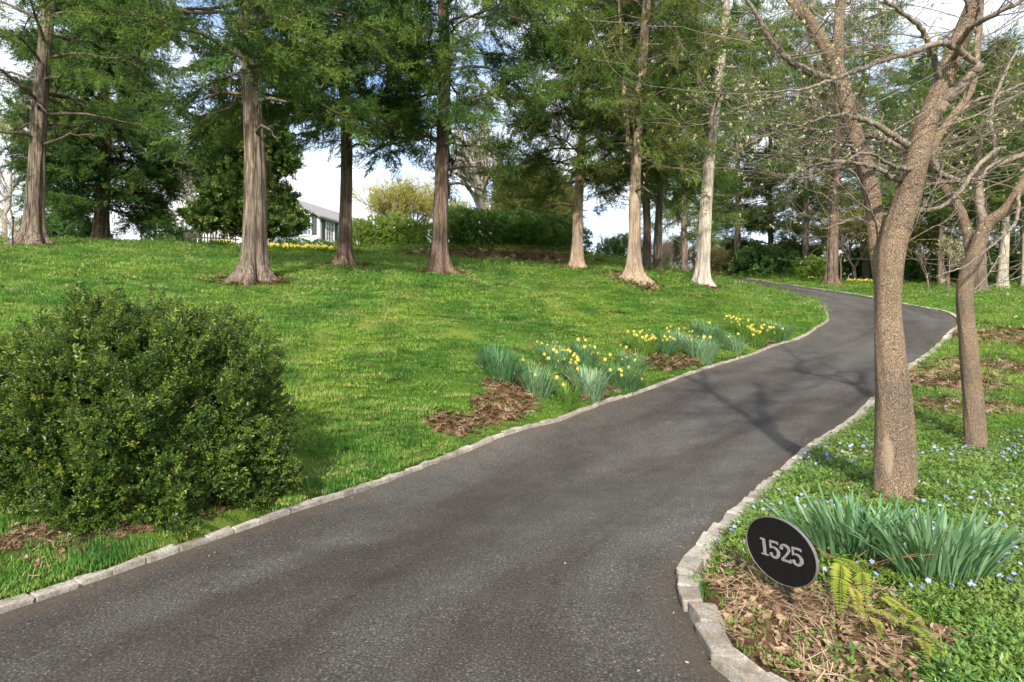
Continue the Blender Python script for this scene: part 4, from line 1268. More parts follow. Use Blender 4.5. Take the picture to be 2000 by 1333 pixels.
# ------------------------------------------------------------------ the two dogwoods in front, limbs laid out one by one
def dogwood(name, label, base, depth, stems, seed, twigs, bud_n, group='dogwoods beside the driveway', wound=None, lvl=3, tl=(.55, 1.0)):
    """stems: list of (points [(px, py, depth offset)], radii in picture units, is_trunk)"""
    root = thing(name, label, 'dogwood tree', base, group)
    b = np.array(base)
    r = np.random.default_rng(seed)
    tmb, lmb, wmb, tips = MB(), MB(), MB(), []
    for pts, rad, kind in stems:
        W = np.array([in_air(px, py, depth + dz) for px, py, dz in pts]) - b
        k = 8 * len(W)
        S = spline(np.c_[W, np.array(rad) * depth / F], k)
        path, rr = S[:, :3], S[:, 3]
        if kind == 'trunk':
            ph = r.uniform(0, 6.28, 4)
            def shape(i, a, ph=ph, path=path):
                z = path[i][2]
                return 1 + .05 * np.sin(2 * a + ph[0] + z * .8) + .035 * np.sin(3 * a + ph[1] - z) + .02 * np.sin(7 * a + ph[2] + 5 * z) + .02 * np.sin(11 * a + 9 * z + ph[3])
            tmb.tube(path, rr, 44, 0, shape)
        else:
            path = path + r.normal(0, .006, path.shape)
            lmb.tube(path, rr, 8)
        if kind != 'stub':
            n = twigs if kind == 'trunk' else int(twigs * 1.4)
            for j in range(n):
                t = r.uniform(.42 if kind == 'trunk' else .25, 1.0)
                if kind == 'trunk' and path[int(t * (k - 1))][2] < 1.7:
                    continue
                p0 = path[int(t * (k - 1))]
                tg = path[min(int(t * (k - 1)) + 1, k - 1)] - path[max(int(t * (k - 1)) - 1, 0)]
                tg /= np.linalg.norm(tg)
                a = r.uniform(0, 6.28)
                dd = np.array([math.cos(a), math.sin(a) * .8, r.uniform(-.15, .35)]) + tg * .35
                grow(wmb, tips, p0, dd, r.uniform(*tl), min(.014, max(.005, rr[int(t * (k - 1))] * .3)), lvl, r, .75, .10, 4, (2, 4), .62, .0017, (6, 6, 5, 4, 4, 3))
    tme = tmb.mesh('trunk', [M['dogwood_bark']])
    if wound is not None:
        co = np.empty(len(tme.vertices) * 3); tme.vertices.foreach_get('co', co); co = co.reshape(-1, 3)
        wc, wr = np.array(wound[0]) - b, np.array(wound[1])
        dd = np.sqrt((((co - wc) / wr) ** 2).sum(1))
        sa = tme.attributes.new('scar', 'FLOAT', 'POINT'); sa.data.foreach_set('value', np.clip(1.6 - dd, 0, 1))
    link('trunk', tme, root)
    tag(link('limbs', lmb.mesh('limbs', [M['twig']]), root), kind='stuff')
    tag(link('twigs', wmb.mesh('twigs', [M['twig']]), root), kind='stuff')
    P_ = np.array([t[0] for t in tips]); D_ = np.array([t[1] for t in tips])
    kk = rng.random(len(P_)) < bud_n
    scatter('buds', P_[kk], euler_x(D_[kk] + [0, 0, .4], r.uniform(0, 6.28, kk.sum())), r.uniform(.7, 1.6, kk.sum()), BUDS, root, 'stuff')
    return root

D1 = 6.35
b1 = ground_at(1743, 968)
st1 = [
    ([(1744, 1000, 0), (1744, 965, 0), (1743, 900, 0), (1742, 800, 0), (1738, 700, 0), (1733, 620, 0), (1735, 560, 0), (1742, 480, 0), (1776, 372, -.05), (1804, 260, -.1), (1841, 163, -.15), (1878, 70, -.2), (1906, 0, -.25), (1940, -110, -.3)],
     [37, 34, 30, 28, 26, 23, 23, 25, 23, 20.5, 18, 16, 14, 11], 'trunk'),
    ([(1770, 1000, .06), (1766, 965, .06), (1765, 900, .06), (1762, 810, .07), (1754, 720, .10), (1732, 600, .14), (1716, 500, .2), (1708, 430, .25), (1697, 349, .3), (1675, 280, .35), (1659, 223, .4), (1636, 140, .45), (1594, 60, .5), (1548, 0, .55), (1490, -90, .6)],
     [25, 24, 22, 20, 18, 17, 17, 16, 16, 15, 14.5, 13, 12, 10.5, 8], 'trunk'),
    ([(1640, 150, .45), (1636, 90, .5), (1642, 0, .55), (1650, -90, .6)], [10, 10.5, 10, 8], 'trunk'),
    ([(1812, 245, -.1), (1840, 205, -.2), (1880, 165, -.28), (1914, 128, -.3)], [13, 12, 10, 8], 'stub'),
    ([(1912, 130, -.3), (1873, 98, -.4), (1836, 84, -.5), (1785, 102, -.6), (1729, 116, -.7), (1669, 140, -.7), (1576, 172, -.6), (1473, 181, -.5)], [5, 5.5, 5, 5, 4.5, 3.5, 2.2, 1.2], 'limb'),
    ([(1910, 130, -.3), (1906, 90, -.3), (1915, 20, -.35), (1925, -60, -.4)], [4, 4, 3.5, 3], 'limb'),
    ([(1780, 288, -.05), (1740, 262, -.2), (1700, 240, -.3), (1640, 225, -.4), (1560, 245, -.5)], [7, 6, 5, 3.5, 1.5], 'limb'),
    ([(1775, 298, -.05), (1735, 275, .2), (1695, 268, .4), (1650, 290, .6)], [6, 5, 4, 1.5], 'limb'),
    ([(1768, 352, 0), (1745, 348, -.2), (1712, 330, -.3), (1660, 318, -.5), (1590, 310, -.6)], [5, 5, 4, 3, 1.2], 'limb'),
    ([(1640, 165, .4), (1561, 130, .3), (1529, 107, .2), (1501, 74, .1), (1475, 25, 0), (1440, -20, -.1)], [8, 7, 6, 5, 4, 2], 'limb'),
    ([(1780, 332, -.1), (1745, 325, -.5), (1690, 300, -.8), (1640, 320, -1.0)], [4, 3.5, 2.5, 1.2], 'limb'),
    ([(1700, 350, .3), (1640, 330, .5), (1560, 350, .6), (1480, 330, .6)], [5, 3.5, 2.2, 1], 'limb'),
    ([(1860, 120, -.2), (1890, 60, -.6), (1960, 20, -.9), (2040, -20, -1)], [6, 5, 4, 2], 'limb'),
    ([(1670, 260, .4), (1600, 200, .7), (1520, 190, 1.0), (1430, 215, 1.2)], [5, 4, 2.5, 1], 'limb'),
    ([(1840, 165, -.15), (1800, 60, -.5), (1740, 10, -.7), (1680, -50, -.8)], [6, 4.5, 3, 2], 'limb'),
]
dw = dogwood('dogwood_tree', 'thick forked dogwood trunk rising beside the driveway behind the daffodil leaves', b1, D1, st1, 61, 5, .7, wound=(in_air(1743, 893, D1 - .2), (.062, .14, .24)))
D2 = 9.2
b2 = ground_at(1905, 877)
st2 = [
    ([(1906, 890, 0), (1905, 870, 0), (1900, 780, 0), (1893, 700, 0), (1886, 620, 0), (1884, 575, 0), (1890, 535, 0), (1908, 490, -.1), (1926, 440, -.1), (1962, 412, -.2), (1990, 372, -.3), (2013, 335, -.3), (2060, 250, -.4)],
     [22, 19, 17, 16, 15, 15, 15, 14, 12, 10, 9, 9, 7], 'trunk'),
    ([(1886, 580, .05), (1890, 540, .08), (1896, 493, .1), (1878, 419, .15), (1850, 372, .2), (1827, 330, .2), (1827, 279, .2), (1850, 242, .2), (1896, 177, .2), (1910, 93, .2), (1915, 23, .2), (1920, -60, .2)],
     [10, 11, 10, 9, 9, 8, 7, 7, 6, 5, 5, 4], 'trunk'),
    ([(1924, 445, -.1), (1915, 409, 0), (1910, 363, .1), (1915, 345, .1), (1938, 326, .1), (1975, 311, .1), (2013, 298, .1), (2070, 280, .1)], [8, 8, 8, 8, 7, 6, 5, 4], 'limb'),
    ([(1915, 350, .1), (1880, 352, .1), (1845, 342, .1), (1822, 315, .1), (1815, 290, 0)], [5, 5, 4.5, 4, 3], 'limb'),
    ([(1912, 358, .1), (1860, 355, -.2), (1800, 362, -.4)], [4, 3.5, 2.5], 'limb'),
    ([(1960, 290, .1), (1945, 294, -.2), (1910, 325, -.4), (1869, 381, -.5), (1835, 405, -.6), (1799, 412, -.7), (1740, 418, -.8), (1683, 425, -.9), (1599, 450, -1)], [3.5, 4, 4, 4, 3.5, 3, 2.4, 2, 1], 'limb'),
    ([(1990, 372, -.3), (1985, 430, -.7), (1965, 455, -.9), (1930, 485, -1.0), (1885, 520, -1.1), (1830, 540, -1.2)], [3, 3, 2.6, 2.2, 1.6, .9], 'limb'),
    ([(1850, 242, .2), (1900, 200, .6), (1960, 180, .9), (2030, 150, 1.1)], [4, 3.5, 3, 2], 'limb'),
    ([(1945, 322, .1), (1942, 280, .3), (1935, 220, .4), (1960, 150, .5), (1990, 90, .6)], [4, 4, 3.5, 3, 2], 'limb'),
]
dogwood('dogwood_tree', 'slimmer crooked dogwood right of the thick forked one', b2, D2, st2, 62, 6, .7, lvl=3, tl=(.7, 1.25))
sp = ground_at(1888, 872)
bare_tree('sapling', 'whip thin sapling leaning along the slimmer dogwood trunk', 'sapling', sp, .012, 1, 2, 63, 'branch_dark', BUDS, 1.2, 1, stem_len=1.1, lean=.08, spread=.35, minr=.003, trunk_h=.35)

# ------------------------------------------------------------------ boxwood and hedges
root = thing('boxwood_bush', 'large dense boxwood bush beside the driveway', 'bush', BOX_C)
r = np.random.default_rng(71)
kb = 23000
v = r.normal(0, 1, (kb, 3)); v[:, 2] = np.abs(v[:, 2]) * 1.0 - 0.12
v /= np.linalg.norm(v, axis=1, keepdims=True)
az = np.arctan2(v[:, 1], v[:, 0]); el = np.arcsin(v[:, 2])
sup = (np.abs(np.cos(el)) ** 3.3 + np.abs(np.sin(el)) ** 3.3) ** (-1 / 3.3)
lump = (1 + .03 * np.sin(az * 3 + 1) + .04 * np.sin(az * 5 + el * 4) + .05 * np.sin(az * 9 - el * 7 + 2) + .045 * np.sin(el * 12 + az * 4) + .035 * np.sin(az * 17 + el * 15)) * (1 + .13 * np.sin(az * 8 + 3 * np.sin(el * 5)) * np.sin(el * 9 + 2 * np.sin(az * 4)))
dep = 1 - .22 * r.random(kb) ** 1.5
rad3 = np.array([1.12, 1.12, 1.25])
pb = v * rad3 * (sup * lump * dep)[:, None]
# shear so that the mound follows the sloping ground, crown leaning uphill
pb[:, 0] += .06 * pb[:, 2]
pz = H(pb[:, 0] + BOX_C.x, pb[:, 1] + BOX_C.y) - BOX_C.z
wgt = np.clip(1 - pb[:, 2] / 1.2, 0, 1)
pb[:, 2] = np.maximum(pb[:, 2] + pz * wgt * .8, pz + .06) + .02
db = v + r.normal(0, .55, (kb, 3)) + [0, 0, .45]
scatter('foliage', pb, euler_x(db, r.uniform(0, 6.28, kb)), r.uniform(.6, 1.25, kb), BOXS, root, 'stuff')
# longer shoots that break the outline
ks = 900
sel = r.integers(0, kb, ks)
pt = pb[sel] + v[sel] * r.uniform(.02, .12, ks)[:, None]
scatter('shoots', pt, euler_x(v[sel] + r.normal(0, .3, (ks, 3)) + [0, 0, .5], r.uniform(0, 6.28, ks)), r.uniform(1.0, 1.7, ks), BOXS, root, 'stuff')
mb = MB()
for i in range(26):
    a = r.uniform(0, 6.28); e = np.array([math.cos(a) * r.uniform(.4, 1.2), math.sin(a) * r.uniform(.4, .9), r.uniform(.4, .85)])
    s0 = np.array([math.cos(a) * .12, math.sin(a) * .12, -.05])
    mb.tube(spline([s0, (s0 + e) / 2 + [0, 0, .12], e], 6), np.linspace(.028, .008, 6), 5)
tag(link('stems', mb.mesh('stems', [M['branch_dark']]), root), kind='stuff')

def hedge(name, label, base, blobs, dens, protos, scale, seed, cat='hedge', group=None):
    root = thing(name, label, cat, base, group)
    blob_crown('foliage', root, blobs, dens, protos, scale, seed, .3, .35)
    mb = MB(); r = np.random.default_rng(seed)
    for c, rad in blobs:
        for k in range(4):
            a = r.uniform(0, 6.28)
            e = np.array(c) + np.array([math.cos(a) * rad[0] * .6, math.sin(a) * rad[1] * .6, rad[2] * .3])
            mb.tube(np.array([[c[0], c[1], -.1 + min(0, c[2])], (np.array(c) + e) / 2, e]), np.array([.03, .02, .01]), 5)
    tag(link('stems', mb.mesh('stems', [M['branch_dark']]), root), kind='stuff')
    return root
hb = at_depth(765, 33)
hedge('light_hedge', 'yellow green lobed hedge in front of the house', hb, [((-1.7, 0, .65), (.75, .8, .85)), ((-.8, -.1, .75), (.9, .85, .95)), ((.1, 0, .75), (.85, .9, 1.0)), ((1.0, -.1, .6), (.85, .85, .85)), ((1.8, 0, .6), (.8, .8, .8))], 130, LHEDGE, .9, 81)
hb = at_depth(985, 31.5)
bl_ = [((x_, -0.02 * x_ + .06 * math.sin(x_ * 3), .95 - .05 * x_ + .05 * math.sin(x_ * 2.1)), (.7, .85, .92)) for x_ in np.linspace(-2.7, 2.6, 10)]
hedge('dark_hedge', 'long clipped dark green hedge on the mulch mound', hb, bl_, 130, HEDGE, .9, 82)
hb = at_depth(1121, 33)
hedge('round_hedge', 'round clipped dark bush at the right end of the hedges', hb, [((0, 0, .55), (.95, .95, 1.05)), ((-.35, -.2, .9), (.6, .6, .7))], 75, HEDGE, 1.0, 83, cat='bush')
hb = at_depth(335, 39)
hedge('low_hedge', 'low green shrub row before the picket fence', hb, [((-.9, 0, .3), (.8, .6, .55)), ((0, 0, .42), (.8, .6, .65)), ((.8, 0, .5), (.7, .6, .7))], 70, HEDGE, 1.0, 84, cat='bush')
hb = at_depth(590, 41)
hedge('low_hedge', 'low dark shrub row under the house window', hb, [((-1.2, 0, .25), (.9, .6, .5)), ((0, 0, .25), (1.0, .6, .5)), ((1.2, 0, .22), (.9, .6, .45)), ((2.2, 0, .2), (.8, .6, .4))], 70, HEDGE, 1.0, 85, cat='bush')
hb = at_depth(130, 31)
hedge('shrub', 'loose green shrub between the cracked cedar and dark evergreen', hb, [((-1.0, 0, .55), (1.0, .9, .9)), ((.2, 0, .55), (1.1, .9, .85)), ((1.2, 0, .4), (.8, .8, .65))], 40, HOLLY, 1.1, 86, cat='bush')
hb = at_depth(8, 34)
hedge('shrub', 'brown leafless looking shrub at the left picture edge', hb, [((0, 0, .6), (.95, .9, 1.0))], 40, PINK, 1.6, 87, cat='bush')
hb = at_depth(1198, 34)
hedge('shrub', 'open dark shrub left of the tan forked cedar', hb, [((-.3, 0, .4), (.6, .6, .65)), ((.5, 0, .45), (.6, .6, .8))], 34, HOLLY, 1.0, 88, cat='bush')
hb = at_depth(1345, 54)
hedge('shrub', 'olive shrub left of the white trunk beyond the driveway', hb, [((-.8, 0, .9), (1.5, 1.2, 1.3)), ((.8, 0, 1.0), (1.4, 1.2, 1.4))], 26, OLIVE, 2.0, 89, cat='bush')
hb = at_depth(1412, 53)
hedge('shrub', 'olive shrub right of the white trunk beyond the driveway', hb, [((-.6, 0, .9), (1.4, 1.2, 1.3)), ((.9, 0, .8), (1.3, 1.2, 1.1))], 26, OLIVE, 2.0, 90, cat='bush')
hb = at_depth(1500, 50)
hedge('shrub', 'dark low shrub under the pines beyond the driveway', hb, [((-.9, 0, .8), (1.5, 1.2, 1.3)), ((1.1, 0, .7), (1.4, 1.2, 1.1))], 26, HOLLY, 2.0, 91, cat='bush')
hb = at_depth(1582, 46)
hedge('shrub', 'round green shrub left of the big brown cedar', hb, [((0, 0, .7), (1.2, 1.1, 1.1)), ((-.9, 0, .4), (.7, .7, .7))], 30, LHEDGE, 1.7, 92, cat='bush')
for i, (px, d, lab, pr) in enumerate([(1455, 56, 'dark evergreen shrub right of the olive ones beyond the bend', HOLLY), (1545, 55, 'dark evergreen shrub between the pines and the round green shrub', HOLLY), (1700, 58, 'low green shrub behind the forked dogwood', HOLLY), (1770, 60, 'green shrub right of the forked dogwood trunk at the wood edge', HOLLY),
                                      (1850, 60, 'dark shrub behind the stout little sapling', HOLLY), (1930, 58, 'green shrub between dark trunk and white trunk on the right', HOLLY), (1985, 60, 'green shrub at the right edge behind the white trunks', HOLLY), (1240, 56, 'far green shrub behind the tan forked cedar', OLIVE)]):
    hedge('shrub', lab, at_depth(px, d), [((-1.2, 0, 1.0), (1.6, 1.3, 1.6)), ((1.1, 0, .9), (1.6, 1.3, 1.4)), ((0, .3, 1.7), (1.2, 1.1, 1.2))], 16, pr, 2.4, 300 + i, cat='bush', group='shrubs at the wood edge')
bare_tree('bare_shrub', 'tan twiggy bare shrub between thin grey trunks and white trunk', 'bush', at_depth(1305, 48), .05, 9, 4, 93, 'grey_bark', PINK, 1.2, 1, stem_len=1.2, lean=.6, spread=.5, minr=.007)
bare_tree('bare_shrub', 'tall twiggy bare shrub right of the round hedge bush', 'bush', at_depth(1190, 38), .03, 7, 3, 94, 'branch_dark', stem_len=1.0, lean=.3, spread=.35, minr=.005)

# ------------------------------------------------------------------ daffodils
def strap(L, w, bend, fold, seed, tip=.18):
    """one strap leaf rising along +Z and bending towards +X"""
    r = random.Random(seed)
    mb = MB(); vs, fs = [], []
    N = 6; p = Vector((0, 0, 0)); ang = .06
    for i in range(N + 1):
        t = i / N
        ww = w * (0.75 + .35 * math.sin(min(1, t * 1.6) * math.pi / 2)) * (1 if t < 1 - tip else max(.06, (1 - t) / tip)) / 2
        nrm = Vector((-math.cos(ang), 0, math.sin(ang)))
        vs += [p + Vector((0, -ww, 0)), p + nrm * (-fold * ww), p + Vector((0, ww, 0))]
        if i:
            q = i * 3
            fs += [(q - 3, q - 2, q + 1, q), (q - 2, q - 1, q + 2, q + 1)]
        p = p + Vector((math.sin(ang), 0, math.cos(ang))) * L / N
        ang += bend / N * (0.5 + 1.2 * t)
    return vs, fs

def daff_flower():
    mb = MB()
    # stem along +Z, flower head nodding towards +X
    mb.tube(np.array([[0, 0, 0], [.005, 0, .16], [.015, 0, .31], [.045, 0, .335]]), [.004, .004, .0035, .003], 5, 0)
    c = Vector((.05, 0, .335)); fwd = Vector((.96, 0, -.12)).normalized(); sd_ = Vector((0, 1, 0)); up_ = sd_.cross(fwd) * -1
    for i in range(6):
        a = i * math.pi / 3 + .2
        d = sd_ * math.cos(a) + up_ * math.sin(a)
        t = sd_ * -math.sin(a) + up_ * math.cos(a)
        mb.add([c, c + d * .024 + t * .011 + fwd * .004, c + d * .050 - fwd * .006, c + d * .024 - t * .011 + fwd * .004], [(0, 1, 2, 3)], 1)
    vs, fs = [], []
    for k, (rr, x0) in enumerate([(.008, 0), (.012, .018), (.017, .030)]):
        for j in range(8):
            a = j * math.pi / 4
            vs.append(c + fwd * x0 + (sd_ * math.cos(a) + up_ * math.sin(a)) * rr)
    for k in range(2):
        for j in range(8):
            fs.append((k * 8 + j, k * 8 + (j + 1) % 8, (k + 1) * 8 + (j + 1) % 8, (k + 1) * 8 + j))
    mb.add(vs, fs, 2)
    return mb.mesh('flower', [M['daff_green'], M['daff_yellow'], M['daff_cup']])
FLOWER = daff_flower()

def clump(label, base, nleaf, L, rad, nfl, seed, mat='daff_leaf', w=.014, spread=1.05, group='daffodil clumps in the bed along the driveway', fl_scale=1.0):
    root = thing('daffodil_clump', label, 'daffodils', base, group)
    r = np.random.default_rng(seed); mb = MB()
    for i in range(int(nleaf * 1.5)):
        a = r.uniform(0, 6.28); q = rad * .6 * math.sqrt(r.random())
        vs, fs = strap(L * r.uniform(.7, 1.15), w * r.uniform(.75, 1.2), r.uniform(.1, 1.1) * spread * (1.7 if r.random() < .25 else 1), .35, 0)
        out = a + r.normal(0, .5)
        tilt = r.uniform(.0, .5) * spread * q / (rad * .55) + r.uniform(0, .12)
        R_ = Matrix.Rotation(out, 3, 'Z') @ Matrix.Rotation(tilt, 3, 'Y') @ Matrix.Rotation(r.normal(0, .5), 3, 'Z')
        off = Vector((q * math.cos(a), q * math.sin(a), 0)); off.z = h1(base.x + off.x, base.y + off.y) - base.z
        mb.add([R_ @ v_ + off for v_ in vs], fs)
    link('leaves', mb.mesh('leaves', [M[mat]]), root)
    for i in range(nfl):
        a = r.uniform(0, 6.28); q = rad * .8 * math.sqrt(r.random())
        f = link('flower', FLOWER, root)
        fs_ = r.uniform(.72, 1.0) * fl_scale
        f.location = (q * math.cos(a), q * math.sin(a), h1(base.x + q * math.cos(a), base.y + q * math.sin(a)) - base.z + L * r.uniform(.72, 1.0) - .335 * fs_)
        f.rotation_euler = (r.normal(0, .16), r.normal(0, .16), -1.57 + r.normal(0, 1.0))
        f.scale = [fs_] * 3
    return root
CL = [
    (976, 737, 170, .46, .40, 0, 'daff_leaf', 'leftmost blue green daffodil clump of the bed, without flowers'),
    (1045, 768, 120, .44, .32, 2, 'daff_leaf', 'loose daffodil clump right of the flowerless leftmost one'),
    (1086, 722, 140, .40, .45, 22, 'daff_leaf', 'many flowered daffodil clump behind the left half of the bed'),
    (1106, 790, 90, .36, .26, 3, 'daff_green', 'bright green daffodil clump nearest to the kerb'),
    (1150, 774, 150, .48, .36, 3, 'daff_leaf', 'tall pale daffodil clump beside the bright green one'),
    (1142, 712, 90, .42, .32, 9, 'daff_leaf', 'flowering daffodil clump at the back, right of the many flowered one'),
    (1212, 757, 150, .42, .44, 9, 'daff_leaf', 'daffodil clump with large yellow flowers right of the tall pale one'),
    (1232, 728, 90, .42, .36, 5, 'daff_leaf', 'daffodil clump behind the large flowered one'),
    (1255, 697, 110, .48, .30, 16, 'daff_green', 'dark green upright daffodil clump topped with small yellow flowers'),
    (1297, 692, 100, .46, .30, 10, 'daff_leaf', 'pale daffodil clump right of the dark green upright one'),
    (1368, 706, 150, .56, .40, 4, 'daff_leaf', 'largest daffodil clump in the middle of the far half of the bed'),
    (1384, 672, 130, .54, .45, 1, 'daff_leaf', 'grey green daffodil clump behind the largest one'),
    (1330, 684, 80, .45, .34, 9, 'daff_leaf', 'daffodil clump between the pale one and the largest one'),
    (1433, 690, 90, .48, .26, 4, 'daff_leaf', 'narrow daffodil clump right of the largest one'),
    (1470, 676, 110, .50, .42, 18, 'daff_green', 'widely flowering daffodil clump near the far end of the bed'),
    (1448, 661, 80, .50, .42, 16, 'daff_green', 'flowering daffodil clump behind the narrow one'),
    (1505, 667, 80, .46, .36, 10, 'daff_green', 'flowering daffodil clump left of the farthest clump'),
    (1521, 663, 110, .48, .36, 1, 'daff_leaf', 'farthest daffodil clump at the bend end of the bed'),
]
for i, (px, py, nl_, L, rd, nf, mt, lab) in enumerate(CL):
    clump(lab, ground_at(px, py), int(nl_ * 1.25), L * 1.12, rd * 1.2, int(nf * 1.1), 700 + i, mt)

# two big leafy clumps behind the sign, leaf by leaf
def strap_mesh(i):
    r = random.Random(800 + i)
    vs, fs = strap(1.0, .040, r.uniform(.15, 1.15), .35, i)
    mb = MB(); mb.add(vs, fs)
    return mb.mesh('leaf', [M['daff_leaf']])
STRAPS = [strap_mesh(i) for i in range(12)]
def big_clump(label, base, rx, ry, n_, L, seed, lean):
    root = thing('daffodil_clump', label, 'daffodils', base, 'leafy daffodil clumps behind the sign')
    r = np.random.default_rng(seed)
    for i in range(n_):
        a = r.uniform(0, 6.28); q = math.sqrt(r.random())
        x_, y_ = rx * q * math.cos(a), ry * q * math.sin(a)
        o_ = link('leaf', STRAPS[r.integers(12)], root)
        o_.location = (x_, y_, h1(base.x + x_, base.y + y_) - base.z - .01)
        out = math.atan2(y_, x_ + lean * rx) + r.normal(0, .45)
        ti = .08 + .42 * abs(x_ / rx) + r.uniform(-.05, .12)
        o_.rotation_euler = (Matrix.Rotation(out, 3, 'Z') @ Matrix.Rotation(ti, 3, 'Y') @ Matrix.Rotation(r.normal(0, .7), 3, 'Z')).to_euler()
        s_ = L * r.uniform(.72, 1.1)
        o_.scale = (s_, s_ * r.uniform(.75, 1.15), s_)
    return root
c1 = ground_at(1660, 1102)
big_clump('big blue green clump of daffodil leaves just behind the oval sign', c1, .28, .16, 170, .52, 901, 0.0)
c2 = ground_at(1832, 1150)
big_clump('big blue green clump of daffodil leaves fanning out right of the sign', c2, .22, .14, 165, .54, 902, .1)

# ------------------------------------------------------------------ fern lying by the sign
def frond_mesh(i):
    r = random.Random(1000 + i); mb = MB(); vs = []
    N = 22; L = 1.0
    pts = [Vector((L * t, 0, .22 * math.sin(t * 2.6) - .10 * t * t)) for t in np.linspace(0, 1, N + 1)]
    mb.tube(np.array(pts), np.linspace(.008, .002, N + 1), 4, 0)
    for k in range(2, N + 1):
        t = k / N
        pl = .15 * math.sin(math.pi * min(1, .12 + t * .90)) ** .8 + .01
        for s_ in (-1, 1):
            d = Vector((.35, s_, -.10 + r.uniform(-.12, .12)))
            leaf_quad(mb, pts[k], d, Vector((0, 0, 1)), pl * r.uniform(.85, 1.1), .040, 0, .02)
    return mb.mesh('frond', [M['fern']], False)
FR = [frond_mesh(i) for i in range(4)]
fb = ground_at(1668, 1128)
fern = thing('fern', 'yellow green fern fronds lying beside the oval sign', 'fern', fb)
for i, (px0, py0, px1, py1, rise) in enumerate([(1640, 1158, 1655, 1217, .10), (1684, 1150, 1699, 1200, .12), (1655, 1205, 1680, 1236, .06), (1678, 1208, 1768, 1248, .05), (1748, 1212, 1792, 1246, .06), (1768, 1243, 1838, 1312, .04),
                                               (1702, 1230, 1711, 1265, .05), (1626, 1116, 1692, 1160, .10), (1662, 1180, 1672, 1228, .12), (1720, 1190, 1752, 1222, .08), (1640, 1130, 1632, 1190, .12), (1790, 1270, 1800, 1320, .03)]):
    st = ground_at(px0, py0 + 12); e = ground_at(px1, py1 + 6)
    d = e - st
    o_ = link('frond', FR[i % 4], fern)
    o_.location = st - fb + Vector((0, 0, .06 + rise * .6))
    o_.rotation_euler = (random.uniform(-.35, .35), random.uniform(-.1, .2), math.atan2(d.y, d.x) + random.uniform(-.1, .1))
    s_ = max(d.length, .22) * 1.25
    o_.scale = (s_, max(s_, .22) * .8, s_ * .8)
mb = MB()
r = np.random.default_rng(5)
for i in range(22):
    a = r.uniform(0, 6.28); L = r.uniform(.15, .42)
    p0 = np.array([r.normal(0, .06), r.normal(0, .04), .02]); d = np.array([r.normal(.1, .7), r.normal(-.2, .6), r.uniform(.1, .8)])
    p0[2] += 0
    mb.tube(np.array([p0, p0 + d * L * .5 + [0, 0, .03], p0 + d * L]), [.003, .0025, .0015], 4)
ds = link('dead_stems', mb.mesh('dead_stems', [M['dead_stem']]), fern)
tag(ds, 'rusty brown dead fern stems')

# ------------------------------------------------------------------ the oval number sign
SD = 3.62
C0 = in_air(1523, 1077, SD)
Uv = Vector((.094, -.26, .023)); Vv = Vector((-.020, .010, .196))
nrm = Uv.cross(Vv).normalized()
if nrm.y > 0: nrm = -nrm
sb = ground_at(1561, 1203)
sign = thing('number_sign', 'black oval house number sign on a stake reading 1525', 'sign', sb)
def on(u, v, o=0.0):
    return C0 - sb + Uv * u + Vv * v + nrm * o
M['sign_black'] = plain('sign_black', (0.006, 0.0055, 0.0055), 0.5, .25, var=.5, vscale=40, bump=.5, bscale=90)
M['sign_grey'] = plain('sign_grey', (0.27, 0.26, 0.25), 0.6, .3, var=.25, vscale=60)
M['sign_rim'] = plain('sign_rim', (0.13, 0.125, 0.12), 0.5, .4, var=.2, vscale=40)
mb = MB()
NS = 56
ring = lambda s_, o: [on(math.cos(k * 2 * math.pi / NS) * s_, math.sin(k * 2 * math.pi / NS) * s_, o) for k in range(NS)]
rows = [ring(.2, .004), ring(.97, .004), ring(.97, -.008)]
vs = [on(0, 0, .004)] + sum(rows, [])
fs = [(0, 1 + k, 1 + (k + 1) % NS) for k in range(NS)]
for rr in range(2):
    for k in range(NS):
        fs.append((1 + rr * NS + k, 1 + rr * NS + (k + 1) % NS, 1 + (rr + 1) * NS + (k + 1) % NS, 1 + (rr + 1) * NS + k))
fs.append(tuple(1 + 2 * NS + k for k in range(NS)))
mb.add(vs, fs)
plate = link('plate', mb.mesh('plate', [M['sign_black']], False), sign)
mb = MB()
rows = [ring(.975, -.010), ring(.975, .006), ring(.980, .008), ring(.995, .008), ring(1.0, .007), ring(1.0, -.010)]
vs = sum(rows, []); fs = []
for rr in range(6):
    for k in range(NS):
        a, b_ = rr * NS, ((rr + 1) % 6) * NS
        fs.append((a + k, a + (k + 1) % NS, b_ + (k + 1) % NS, b_ + k))
mb.add(vs, fs)
link('rim', mb.mesh('rim', [M['sign_rim']], False), sign)

